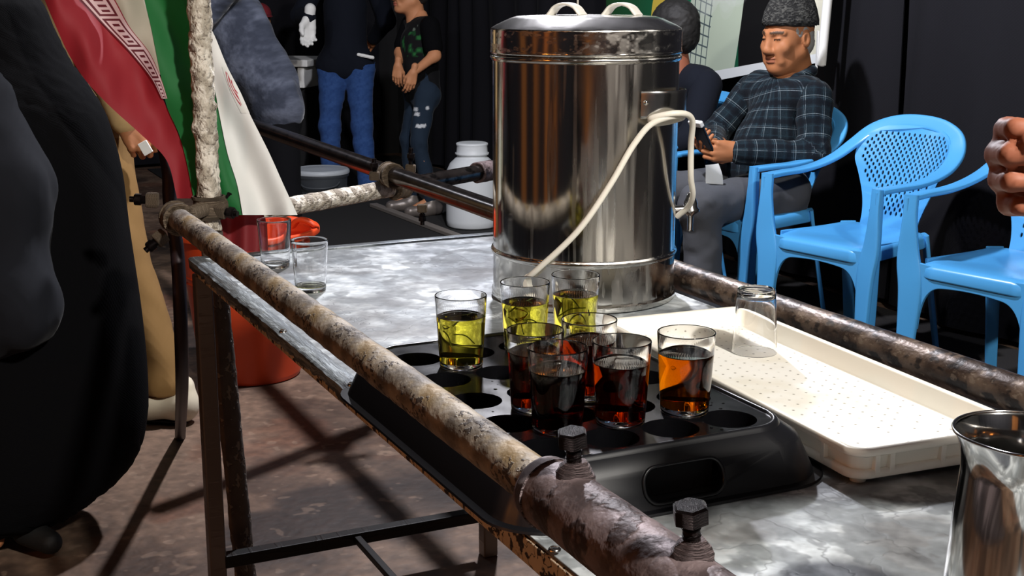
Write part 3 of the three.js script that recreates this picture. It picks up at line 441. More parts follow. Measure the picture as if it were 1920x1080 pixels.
// ---------------------------------------------------------------- steel urn
const UC = T(2.082, 1.126, 0), UY = TT + 0.001;
{
  const R = 0.163, dir = (a) => V3(Math.sin(a), 0, Math.cos(a)), on = (a, h, o = 0) => UC.clone().addScaledVector(dir(a), R + o).setY(h);
  const lat = (pr, s = 128) => lathe(pr, s).translate(UC.x, UY, UC.z), H = 0.426;
  const bodyPr = [[0, 0.004], [R - 0.006, 0.004], [R - 0.002, 0], [R + 0.003, 0.002], [R + 0.003, 0.012], [R, 0.016], [R, 0.078], [R + 0.003, 0.081], [R + 0.0042, 0.0845], [R + 0.003, 0.088], [R, 0.091], [R, H - 0.008], [R + 0.003, H - 0.005], [R + 0.0045, H - 0.001], [R + 0.003, H + 0.003], [R - 0.004, H + 0.004]];
  const lidPr = [[R + 0.001, H + 0.004], [R + 0.004, H + 0.006], [R + 0.0045, H + 0.009], [R + 0.0035, H + 0.011], [R + 0.0035, H + 0.045], [R + 0.002, H + 0.048]], domePr = [[R + 0.002, H + 0.048], [R - 0.006, H + 0.053], [R - 0.03, H + 0.064], [R - 0.042, H + 0.0675], [R - 0.06, H + 0.0685], [0, H + 0.071]];
  const handleAt = (x) => { const c0 = UC.clone().add(V3(x, UY + H + 0.0695, 0.02)); const pts = [[-0.034, 0.0], [-0.03, 0.004], [-0.02, 0.014], [0, 0.019], [0.02, 0.014], [0.03, 0.004], [0.034, 0.0]].map(([a, b]) => c0.clone().add(V3(a * 0.8, b, a * 0.55))); return sweep(cat(pts, 30), () => [0.0135, 0.0028], { up: (t) => V3((t - 0.5) * 1.6, 0.6, (t - 0.5) * 1.1).normalize(), n: 14, e: 0.5 }); };
  const feet = [0, 1, 2].map((k) => ['foot', lathe([[0, 0], [0.014, 0], [0.016, 0.004], [0, 0.004]], 20).translate(UC.x + 0.12 * Math.cos(k * 2.1), TT + 0.0003, UC.z + 0.12 * Math.sin(k * 2.1)), M.lampSocket]);
  // clear bracket for the cord on the right flank
  const aB = 0.62, brk = (() => { const pts = []; for (let k = 0; k <= 12; k++) pts.push(on(lerp(0.53, 1.27, k / 12), UY + 0.352, 0.004 + 0.028 * Math.sin(k / 12 * Math.PI))); return sweep(pts, () => [0.023, 0.0016], { up: (t) => dir(lerp(0.53, 1.27, t)), n: 12, e: 0.4 }); })();
  const studs = [0.57, 1.23].map((a) => ['rivet', new THREE.SphereGeometry(0.005, 12, 8).translate(...on(a, UY + 0.356, 0.008).toArray()), M.steelPlain]);
  thing('steel_urn', 'tall polished steel tea urn with a domed lid standing on the table', 'urn', [
    ['body', lat(bodyPr), M.steel], ['lid', lat(lidPr), M.steel, { subs: [['dome', lat(domePr), M.lid], ['handle', handleAt(-0.035), M.whitePlastic], ['handle', handleAt(0.06), M.whitePlastic]] }],
    ['cord_bracket', brk, M.steelPlain, { subs: studs }], ...feet.slice(0, 0),
    ['tap', (() => { const q = on(1.72, UY + 0.15, 0), d = dir(1.72), a = (r, y0) => r; const out = [tube([q, q.clone().addScaledVector(d, 0.03)], 0.008, 12)]; const c0 = q.clone().addScaledVector(d, 0.034); out.push(lathe([[0, 0.03], [0.006, 0.03], [0.009, 0.02], [0.0125, 0.012], [0.0125, 0.004], [0.0165, 0.0], [0.0165, -0.004], [0.008, -0.01], [0.0055, -0.014], [0.0052, -0.038], [0.0065, -0.04], [0, -0.04]], 24).translate(c0.x, c0.y, c0.z)); return merge(out); })(), M.steelPlain, { label: 'small silver tap on the right side' }],
    ['cord', merge([cable([on(-0.66, UY + 0.052, 0.004), on(-0.62, UY + 0.06, 0.01), on(-0.5, UY + 0.078, 0.012), on(-0.1, UY + 0.148, 0.012), on(0.2, UY + 0.225, 0.012), on(0.42, UY + 0.29, 0.016), on(0.56, UY + 0.322, 0.026), on(0.7, UY + 0.334, 0.042), on(0.86, UY + 0.332, 0.04), on(1.0, UY + 0.326, 0.022), on(0.86, UY + 0.322, 0.014), on(0.66, UY + 0.322, 0.012), on(0.58, UY + 0.33, 0.02), on(0.72, UY + 0.34, 0.05), on(0.95, UY + 0.328, 0.048), on(1.1, UY + 0.28, 0.035), on(1.22, UY + 0.22, 0.03), on(1.36, UY + 0.185, 0.03), on(1.5, UY + 0.16, 0.022), on(1.62, UY + 0.14, 0.006)], 0.0052, 220, 12)]), M.cord, { label: 'white power cord looped over the bracket' }],
    ['cord_plug', merge([tube([on(-0.66, UY + 0.052, -0.002), on(-0.66, UY + 0.052, 0.012)], (t) => 0.0125 - 0.005 * t, 14)]), M.cord],
  ]);
}

// ---------------------------------------------------------------- steel pitcher
{
  const c = at(1922, 812, 1.052), px = c.x, pz = c.z, R = 0.0475, hTop = c.y - TT, spoutA = -0.3;
  const skin = (o) => { const rows = []; const pr = [[0.052, 0.0], [0.0555, 0.004], [0.0552, 0.03], [0.0525, 0.08], [0.0495, 0.13], [R - 0.001, hTop - 0.034], [R, hTop - 0.02], [R + 0.002, hTop - 0.01], [R + 0.0055, hTop - 0.002], [R + 0.0065, hTop]]; for (const [r, y] of pr) { const row = []; for (let k = 0; k < 96; k++) { const a = k / 96 * 6.2832, d = ((a - spoutA + 9.4248) % 6.2832) - 3.1416, s = Math.exp(-((d / 0.36) ** 2)) * smooth(hTop - 0.042, hTop, y); row.push(V3(px + Math.sin(a) * (r - o + 0.026 * s), TT + 0.0004 + y + 0.007 * s + (o && y < 0.01 ? 0.002 : 0), pz + Math.cos(a) * (r - o + 0.026 * s))); } rows.push(row); } return rows; };
  const o = skin(0), i = skin(0.0014).reverse(), body = loft([...o, ...i], { cap0: true, cap1: true, flip: true });
  const rim = new THREE.TubeGeometry(new THREE.CatmullRomCurve3(o[o.length - 1], true), 200, 0.0016, 8, true);
  const ha = 1.3, hd = V3(Math.sin(ha), 0, Math.cos(ha)), hp = (o2, y) => V3(px, TT + y, pz).addScaledVector(hd, o2);
  thing('steel_pitcher', 'polished steel pitcher with a pinched pouring lip at the near right of the table', 'pitcher', [['body', body, phys({ color: 0xd2d0cc, metalness: 1, roughness: 0.1 })], ['rim', rim, M.steelPlain], ['handle', sweep(cat([hp(0.046, 0.17), hp(0.075, 0.175), hp(0.09, 0.15), hp(0.088, 0.09), hp(0.07, 0.055), hp(0.05, 0.05)], 40), () => [0.009, 0.003], { up: (t) => hd.clone().applyAxisAngle(V3(hd.z, 0, -hd.x), (t - 0.5) * 2.2), n: 12 }), M.steelPlain]]);
}
// ---------------------------------------------------------------- blue plastic chairs
const chairProto = (() => {
  // chair axes: x to the side, y up, z to the front
  const half = [V3(-0.272, 0.642, 0.245), V3(-0.277, 0.646, 0.16), V3(-0.28, 0.65, 0.03), V3(-0.277, 0.668, -0.08), V3(-0.268, 0.705, -0.18), V3(-0.247, 0.765, -0.262), V3(-0.2, 0.83, -0.318), V3(-0.112, 0.872, -0.347), V3(0, 0.885, -0.355)];
  const full = cat([...half, ...half.slice(0, -1).reverse().map((p) => V3(-p.x, p.y, p.z))], 110);
  const upAt = (t) => { const s = smooth(0.14, 0.44, Math.min(t, 1 - t)), k = Math.sign(t - 0.5); return V3(0.15 * k * s * (1 - s), lerp(1, 0.42, s), lerp(0, 0.95, s)).normalize(); };
  const wAt = (t) => { const m = Math.min(t, 1 - t); return [lerp(0.03, 0.035, smooth(0.12, 0.35, m)), 0.0115]; };
  const rimLoop = sweep(full, wAt, { up: upAt, n: 18, e: 0.55 });
  // perforated back
  const side = [[0.135, 0.425], [0.14, 0.47], [0.158, 0.54], [0.19, 0.62], [0.222, 0.70], [0.222, 0.765], [0.185, 0.825], [0.11, 0.865], [0, 0.878]];
  const outline = cat([...side.map(([x, y]) => V3(x, y, 0)), ...side.slice(0, -1).reverse().map(([x, y]) => V3(-x, y, 0))], 80).map((p) => [p.x, p.y]);
  const sh = shapeOf(outline);
  const inside = (x, y, m) => { const a = Math.abs(x) + m; for (let i = 0; i < side.length - 1; i++) { const [x0, y0] = side[i], [x1, y1] = side[i + 1]; if (y >= y0 && y < y1) return a < lerp(x0, x1, (y - y0) / (y1 - y0)); } return false; };
  for (let r = 0; r < 24; r++) for (let c = -9; c <= 9; c++) { const x = c * 0.0255 + (r % 2 ? 0.01275 : 0), y = 0.485 + r * 0.0168; if (y > 0.835 || !inside(x, y, 0.026) || (y < 0.6 && Math.abs(x) > 0.105)) continue; sh.holes.push(pathOf(circle(x, y, 0.0052, 0.0092, 10))); }
  let back = extrude(sh, 0.006); { const p = back.attributes.position; for (let i = 0; i < p.count; i++) { const x = p.getX(i), y = p.getY(i); p.setZ(i, p.getZ(i) - 0.188 - (y - 0.43) * 0.375 + 0.95 * x * x * smooth(0.45, 0.7, y)); } back = toCreasedNormals(back, 0.6); }
  // seat
  const rr = (o, y, zf, dip) => rrect(-0.228 + o, 0.228 - o, -0.205 + o, 0.252 - o * zf, 0.075 - o * 0.3, 8).map(([x, z]) => V3(x * (1 - 0.12 * smooth(0.2, -0.2, z)), y - dip * smooth(0.02, 0.25, z), z));
  const seat = loft([rr(-0.004, 0.385, 1, 0.012), rr(-0.008, 0.39, 1, 0.012), rr(-0.006, 0.415, 1, 0.012), rr(0.002, 0.428, 1, 0.013), rr(0.02, 0.432, 1.5, 0.012), rr(0.05, 0.425, 1.6, 0.004), rr(0.1, 0.415, 1.5, 0), rr(0.16, 0.411, 1.3, 0), rr(0.2, 0.41, 1.05, 0)], { cap1: true });
  // front apron with an arch between the legs
  const ap = new THREE.Shape(); ap.moveTo(-0.262, 0.425); ap.lineTo(-0.266, 0.3); ap.lineTo(-0.212, 0.22); ap.quadraticCurveTo(-0.205, 0.352, -0.12, 0.36); ap.quadraticCurveTo(0, 0.372, 0.12, 0.36); ap.quadraticCurveTo(0.205, 0.352, 0.212, 0.22); ap.lineTo(0.266, 0.3); ap.lineTo(0.262, 0.425); ap.quadraticCurveTo(0, 0.408, -0.262, 0.425);
  const apron = extrude(ap, 0.008, 0.002, 16).translate(0, -0.008, 0.241);
  const legF = (k) => sweep(cat([V3(k * 0.27, 0.652, 0.247), V3(k * 0.268, 0.55, 0.252), V3(k * 0.262, 0.43, 0.254), V3(k * 0.245, 0.34, 0.256), V3(k * 0.244, 0.2, 0.262), V3(k * 0.252, 0, 0.272)], 40), (t) => [lerp(lerp(0.026, 0.046, smooth(0.12, 0.5, t)), 0.03, smooth(0.55, 1, t)), 0.011], { up: () => V3(-0.25 * k, 0, 1).normalize(), n: 16, e: 0.45 });
  const legS = (k) => sweep(cat([V3(k * 0.278, 0.64, 0.243), V3(k * 0.276, 0.42, 0.243), V3(k * 0.272, 0.2, 0.245), V3(k * 0.268, 0, 0.258)], 30), (t) => [lerp(0.02, 0.028, t), 0.006], { up: () => V3(1, 0, 0), n: 12, e: 0.45 });
  const legR = (k) => sweep(cat([V3(k * 0.19, 0.43, -0.175), V3(k * 0.2, 0.3, -0.2), V3(k * 0.222, 0, -0.265)], 30), (t) => [lerp(0.032, 0.022, t), 0.009], { up: () => V3(0.6 * k, 0, -0.8).normalize(), n: 14, e: 0.45 });
  const rail = (k) => sweep(cat([V3(k * 0.21, 0.408, 0.22), V3(k * 0.205, 0.405, 0), V3(k * 0.188, 0.408, -0.18)], 20), () => [0.005, 0.022], { n: 10, e: 0.5 });
  const fit = (g) => { const p = g.attributes.position; for (let i = 0; i < p.count; i++) { const y = p.getY(i); p.setXYZ(i, p.getX(i) * 0.9, y < 0.43 ? y * 1.05 : y < 0.65 ? lerp(0.4515, 0.65, (y - 0.43) / 0.22) : 0.65 + (y - 0.65) * 0.74, p.getZ(i) * 0.86); } return g; };
  const cp = (list) => list.map(([n, g, m, o]) => [n, fit(g), m, o && { ...o, subs: cp(o.subs) }]);
  return thing('plastic_chair', 'light blue plastic armchair standing empty left of the clenched hand, whole back in view', 'chair', cp([
    ['backrest', back, M.bluePlastic], ['back_rim', rimLoop, M.bluePlastic], ['seat', seat, M.bluePlastic, { subs: [['seat_rail', rail(1), M.bluePlastic], ['seat_rail', rail(-1), M.bluePlastic]] }], ['apron', apron, M.bluePlastic],
    ['leg', merge([legF(1), legS(1)]), M.bluePlastic], ['leg', merge([legF(-1), legS(-1)]), M.bluePlastic], ['leg', legR(1), M.bluePlastic], ['leg', legR(-1), M.bluePlastic]]), { local: true, group: 'blue plastic armchairs in a row' });
})();
const CH = yawOf(W.clone().negate()), F0 = 0.009;
const putChair = (o, u, v, turn = 0) => { o.position.copy(T(u, v, F0)); o.rotation.y = CH + turn; };
putChair(chairProto, 3.686, 3.098, 0.19);
putChair(copy(chairProto, 'plastic_chair', 'light blue plastic armchair cut by the right edge of the photo'), 3.07, 3.21, 0.19);
putChair(copy(chairProto, 'plastic_chair', 'light blue plastic armchair under the man in the plaid shirt'), 4.316, 3.09, 0.1);
putChair(copy(chairProto, 'plastic_chair', 'light blue plastic armchair under the dark clothed man behind the urn'), 5.02, 3.1, 0.05);

// ---------------------------------------------------------------- flag
{
  // each band: rows of [y, left x, right x] in the plane of the hanging cloth; depth varies with the folds
  const band = (rows, dep, nx = 14, ny = 40) => {
    const curve = (k) => new THREE.CatmullRomCurve3(rows.map((r) => V3(r[k], r[0], 0)), false, 'centripetal'), ca = curve(1), cb = curve(2), g = [];
    for (let j = 0; j <= ny; j++) { const a = ca.getPoint(j / ny), b = cb.getPoint(j / ny), row = []; for (let i = 0; i <= nx; i++) { const s = i / nx, x = lerp(a.x, b.x, s), y = lerp(a.y, b.y, s); row.push(at(x, y, dep(x, y))); } g.push(row); }
    return loft(g, { close: false });
  };
  const dL = (x, y) => 2.83 - 0.10 * smooth(340, 60, x) + 0.016 * Math.sin((x + 0.55 * (400 - y)) * 0.052) * smooth(420, 0, y) + 0.012 * noise3(x * 0.03, y * 0.012, 1, 61);
  const dR = (x, y) => 2.84 + 0.03 * smooth(400, 520, x) + 0.02 * Math.sin((x - 0.42 * y) * 0.062) * smooth(30, 260, y) + 0.01 * noise3(x * 0.03, y * 0.012, 7, 62);
  const wv = tex(128, 128, (x, y) => 255 * (0.5 + 0.25 * Math.sin(x * 402) + 0.25 * Math.sin(y * 402)), false, [10, 10]);
  const flagM = (color, o = {}) => phys({ color, roughness: 0.75, sheen: 0.4, sheenRoughness: 0.5, sheenColor: new THREE.Color(color), transmission: 0.12, thickness: 0, bumpMap: wv, bumpScale: 0.0004, ...o });
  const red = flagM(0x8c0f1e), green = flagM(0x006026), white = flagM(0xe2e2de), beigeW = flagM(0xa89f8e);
  const script = canvasTex(1024, 128, (g, w, h) => {
    g.fillStyle = '#cfb4b6'; g.fillRect(0, 0, w, h); g.fillStyle = '#8c1f2e'; g.fillRect(0, 0, w, 5); g.fillStyle = '#5c1824'; g.fillRect(0, h - 8, w, 8);
    // square kufic band: repeated block letters
    for (let k = 0; k < 6; k++) { const x = k * 172 + 8, B = (a, b, c, d) => g.fillRect(x + a, b, c, d); g.fillStyle = '#5c1824'; B(0, 96, 158, 12); B(0, 24, 12, 84); B(146, 24, 12, 84); B(12, 24, 134, 10); B(30, 46, 14, 34); B(62, 46, 14, 34); B(94, 46, 14, 34); B(122, 46, 12, 34); }
  });
  const emblem = canvasTex(256, 256, (g, w, h) => { g.fillStyle = '#e2e2de'; g.fillRect(0, 0, w, h); g.strokeStyle = '#b02038'; g.lineCap = 'round'; for (const [a, b, r, wd] of [[128, 128, 96, 16], [150, 128, 66, 20], [176, 128, 40, 16]]) { g.lineWidth = wd; g.beginPath(); g.arc(a, b, r, 1.9, 4.4); g.stroke(); } g.lineWidth = 14; g.beginPath(); g.moveTo(128, 40); g.lineTo(128, 216); g.stroke(); });
  const rows = {
    redL: [[-70, 60, 86], [0, 84, 150], [50, 105, 198], [100, 128, 246], [150, 160, 286], [200, 207, 312], [250, 262, 334], [300, 312, 350], [372, 332, 364]],
    scr: [[-70, 86, 172], [0, 150, 216], [50, 197, 243], [100, 245, 281], [150, 285, 303], [185, 303, 314]],
    whiL: [[-70, 172, 262], [0, 215, 273], [50, 242, 285], [100, 280, 296], [140, 299, 304]],
    greL: [[-70, 258, 352], [0, 271, 352], [50, 283, 356], [100, 293, 360], [150, 303, 364], [200, 313, 366], [250, 335, 368], [300, 349, 370], [372, 363, 372]],
    greR: [[120, 384, 392], [160, 385, 401], [215, 388, 412], [275, 390, 425], [330, 394, 443], [382, 398, 454], [403, 402, 456]],
    whiR: [[-60, 366, 370], [18, 368, 374], [60, 372, 399], [120, 378, 424], [160, 400, 443], [213, 411, 468], [289, 427, 506], [347, 445, 532], [403, 455, 558]],
    redR: [[392, 398, 494], [430, 402, 497], [472, 404, 497]],
    emb: [[125, 416, 426], [150, 424, 439], [175, 434, 452], [212, 452, 468]],
  };
  const embG = band(rows.emb, (x, y) => dR(x, y) - 0.0015, 8, 16), scrG = band(rows.scr, (x, y) => dL(x, y) - 0.001, 8, 50);
  { const uv = scrG.attributes.uv; for (let i = 0; i < uv.count; i++) uv.setXY(i, uv.getY(i) * 0.72 + 0.1, uv.getX(i)); }
  thing('national_flag', 'green, white and red flag with a script border, draped on the plastered post', 'flag', [
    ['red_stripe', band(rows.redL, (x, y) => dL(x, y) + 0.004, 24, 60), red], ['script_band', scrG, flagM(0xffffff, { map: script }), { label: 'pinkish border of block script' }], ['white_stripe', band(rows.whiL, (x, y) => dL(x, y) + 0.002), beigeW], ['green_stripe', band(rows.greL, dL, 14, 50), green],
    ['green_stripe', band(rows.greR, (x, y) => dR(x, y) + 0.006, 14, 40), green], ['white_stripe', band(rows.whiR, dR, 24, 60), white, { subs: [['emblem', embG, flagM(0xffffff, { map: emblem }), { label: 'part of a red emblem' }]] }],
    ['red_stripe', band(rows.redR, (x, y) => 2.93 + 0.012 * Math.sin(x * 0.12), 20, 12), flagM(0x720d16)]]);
}

// ---------------------------------------------------------------- bucket, jug, tub, counter, batten
{
  const c = onY(472, 700, 0), b = (pr, s = 64) => lathe(pr, s).translate(c.x, 0, c.z);
  const wall = b([[0, 0.004], [0.158, 0.0], [0.166, 0.004], [0.172, 0.02], [0.222, 0.5], [0.23, 0.512], [0.246, 0.516], [0.25, 0.51], [0.25, 0.496], [0.247, 0.494], [0.246, 0.508], [0.232, 0.506], [0.219, 0.496], [0.168, 0.02], [0, 0.012]]);
  const ribs = [0.34, 0.36].map((y) => b([[0.172 + (y - 0.02) * 0.104, y - 0.004], [0.176 + (y - 0.02) * 0.104, y], [0.172 + (y - 0.02) * 0.104, y + 0.004]]));
  const lugAt = onY(572, 420, 0.525), lug = sweep(cat([lugAt.clone().add(V3(-0.045, -0.01, 0)), lugAt.clone().add(V3(-0.02, 0.016, 0.01)), lugAt.clone().add(V3(0.012, 0.012, 0.015)), lugAt.clone().add(V3(0.034, -0.004, 0.015)), lugAt.clone().add(V3(0.03, -0.02, 0.01))], 24), () => [0.016, 0.009], { n: 12 });
  thing('plastic_bucket', 'tall orange red plastic tub on the floor behind the far end of the table', 'bucket', [['wall', merge([wall, ...ribs]), M.redPlastic], ['handle', lug, M.redPlastic]]);
}
{
  const c = onY(886, 424, 0.009), s = (pr) => lathe(pr, 56).translate(c.x, 0.009, c.z);
  thing('plastic_jug', 'large white plastic jug with a wide neck left of the urn', 'jug', [['body', s([[0, 0.003], [0.13, 0], [0.142, 0.01], [0.146, 0.04], [0.146, 0.14], [0.143, 0.15], [0.146, 0.16], [0.146, 0.28], [0.141, 0.315], [0.122, 0.355], [0.09, 0.385], [0.083, 0.39], [0.083, 0.4]]), M.jugPlastic], ['neck', s([[0.083, 0.398], [0.092, 0.402], [0.094, 0.412], [0.086, 0.416], [0.084, 0.45], [0.088, 0.455], [0.088, 0.464], [0.08, 0.468], [0, 0.468]]), M.jugPlastic]]);
}
{
  const c = onY(603, 382, 0.009), s = (pr) => lathe(pr, 56).translate(c.x, 0.009, c.z), tubM = std({ color: 0x3c4045, roughness: 0.5 });
  thing('lidded_tub', 'grey plastic tub with a pale lid on the floor by the blue jeans', 'tub', [['body', s([[0, 0.002], [0.14, 0], [0.15, 0.006], [0.163, 0.17], [0.172, 0.175], [0.172, 0.195], [0.164, 0.2]]), tubM], ['lid', s([[0.176, 0.192], [0.178, 0.2], [0.176, 0.212], [0.166, 0.22], [0.15, 0.221], [0.146, 0.215], [0.06, 0.224], [0, 0.226]]), std({ color: 0xb6bcc2, roughness: 0.45 })], ['handle', cable([V3(c.x - 0.12, 0.16, c.z + 0.12), V3(c.x - 0.07, 0.135, c.z + 0.175), V3(c.x + 0.03, 0.13, c.z + 0.19), V3(c.x + 0.11, 0.14, c.z + 0.145), V3(c.x + 0.13, 0.16, c.z + 0.115)], 0.006, 40, 10), tubM]]);
}
{
  const a = at(500, 116, 9.3), b = at(603, 113, 9.2), d = b.clone().sub(a).setY(0), mid = a.clone().lerp(b, 0.5), yaw = Math.atan2(-d.z, d.x), L = 1.05, mk = (g) => g.applyMatrix4(new THREE.Matrix4().makeRotationY(yaw).setPosition(b.x - 0.53, 0, mid.z - 0.25)), h = mid.y;
  thing('counter', 'dim counter with a white top at the far end beside the jeans wearer', 'counter', [['worktop', mk(rbox(L, 0.05, 0.55, 0.01).translate(0, h - 0.01, 0)), M.white], ['cabinet', mk(rbox(L - 0.1, h - 0.04, 0.45, 0.01).translate(0, (h - 0.035) / 2, -0.04)), M.wallPaint], ['bracket', mk(rbox(0.05, 0.14, 0.42, 0.008).translate(0.46, h - 0.11, 0.03)), M.white]]);
}
single('floor_batten', 'pale batten lying on the dark floor beyond the table', 'batten', (() => { const a = onY(700, 384, 0.02), b = onY(868, 447, 0.02), d = b.clone().sub(a); return rbox(0.05, 0.022, d.length(), 0.004).applyMatrix4(new THREE.Matrix4().makeRotationY(yawOf(d)).setPosition((a.x + b.x) / 2, 0.0195, (a.z + b.z) / 2)); })(), std({ color: 0x77706a, roughness: 0.6 }));

// ---------------------------------------------------------------- poster, its rolled edge, hanging cord
{
  const img = canvasTex(1024, 768, (g, w, h) => {
    const gr = g.createLinearGradient(0, 0, w, 0); gr.addColorStop(0, '#1d4a26'); gr.addColorStop(0.35, '#15694a'); gr.addColorStop(1, '#0c3320'); g.fillStyle = gr; g.fillRect(0, 0, w, h);
    g.fillStyle = '#c9cf9a'; g.beginPath(); g.moveTo(250, 80); g.bezierCurveTo(330, 220, 320, 350, 270, 420); g.bezierCurveTo(250, 330, 250, 200, 190, 110); g.fill();
    g.fillStyle = '#7d8f2e'; g.beginPath(); g.ellipse(130, 260, 110, 170, 0.3, 0, 7); g.fill(); g.fillStyle = '#d3b94a'; g.beginPath(); g.moveTo(236, 690); g.bezierCurveTo(180, 560, 220, 470, 270, 430); g.bezierCurveTo(320, 520, 320, 640, 300, 730); g.fill();
    g.fillStyle = '#0a0a0c'; g.beginPath(); g.moveTo(640, 768); g.bezierCurveTo(600, 520, 640, 200, 700, 0); g.lineTo(930, 0); g.lineTo(930, 768); g.fill();
    g.fillStyle = '#b9c6b4'; g.beginPath(); g.moveTo(360, 768); g.bezierCurveTo(380, 500, 430, 420, 450, 250); g.lineTo(640, 250); g.bezierCurveTo(640, 480, 610, 600, 600, 768); g.fill();
    g.strokeStyle = '#49565a'; g.lineWidth = 4; for (let k = 0; k < 4; k++) { g.beginPath(); g.moveTo(392 + k * 26, 750); g.lineTo(420 + k * 26, 480); g.stroke(); } for (let k = 0; k < 9; k++) { g.beginPath(); g.moveTo(392 + 3 * (9 - k), 480 + k * 32); g.lineTo(496, 510 + k * 32); g.stroke(); }
    g.fillStyle = '#b7c4b0'; g.beginPath(); g.moveTo(470, 768); g.bezierCurveTo(480, 600, 520, 520, 520, 420); g.lineTo(660, 380); g.bezierCurveTo(640, 540, 640, 620, 610, 768); g.fill();
    g.fillStyle = '#15694a'; g.fillRect(318, 420, 46, 348); g.fillStyle = 'rgba(205,208,206,0.16)'; const r = rng(9); for (let k = 0; k < 260; k++) { const x = 560 + 130 * (r() - 0.5) * (1 + r()), y = r() * 520; g.beginPath(); g.ellipse(x, y, 36 * r() + 16, 60 * r() + 20, r(), 0, 7); g.fill(); }
    g.strokeStyle = '#e9ece6'; for (let k = 0; k < 9; k++) { g.lineWidth = 16; g.strokeStyle = '#e2e6e0'; g.beginPath(); g.arc(40 + k * 34, 90 + 22 * Math.sin(k * 2.1), 26, 0.3 + k, 4.2 + k); g.stroke(); g.lineWidth = 10; g.strokeStyle = '#08080a'; g.beginPath(); g.arc(40 + k * 34, 90 + 22 * Math.sin(k * 2.1), 26, 0.3 + k, 4.2 + k); g.stroke(); }
    g.fillStyle = '#d8d6c2'; g.fillRect(945, 0, 79, h); g.fillStyle = '#8a9a52'; g.fillRect(935, 0, 26, 480); g.fillStyle = '#e4e8e8'; g.fillRect(0, 738, w, 30);
  });
  const rowsP = [], n = 24;
  for (let j = 0; j <= n; j++) { const t = j / n, row = []; for (let i = 0; i <= n; i++) { const s = i / n, xb = lerp(1140, 1532, s), yb = lerp(178, 122, s) + 4 * Math.sin(s * 5), xt = lerp(1130, 1585, s), x = lerp(xb, xt, t), y = lerp(yb, -330, t); row.push(at(x, y, (3.6 + 0.012 * noise3(s * 4, t * 4, 0, 71)) / ray(x, y).dot(W))); } rowsP.push(row); }
  const g1 = loft(rowsP, { close: false }), g2 = loft(rowsP.map((r) => r.map((p) => p.clone().addScaledVector(W, 0.003))), { close: false, flip: true });
  single('poster', 'green and white printed poster of a robed bearded figure hung askew on the black curtain', 'poster', merge([g1, g2]), std({ map: img, roughness: 0.5 }));
  const onW = (x, y, v) => at(x, y, v / ray(x, y).dot(W)), a = onW(1540, 122, 3.57), b = onW(1584, -330, 3.57);
  single('rolled_banner', 'narrow white roll hanging along the right edge of the poster', 'banner', merge([tube([a, a.clone().lerp(b, 0.33), a.clone().lerp(b, 0.66), b], 0.019, 22), tube([a.clone().lerp(b, -0.004), a.clone().lerp(b, 0.002)], 0.013, 16), rbox(0.004, 0.16, 0.03, 0.001).translate(a.x - 0.016, a.y + 0.06, a.z - 0.02)]), M.white);
  const p = at(1083, 27, 3.4); single('ceiling_cord', 'thin white cord hanging down behind the urn lid', 'cord', tube([V3(p.x, 1.2, p.z), V3(p.x, 2, p.z), V3(p.x, RH, p.z)], 0.0026, 8), M.cord);
}
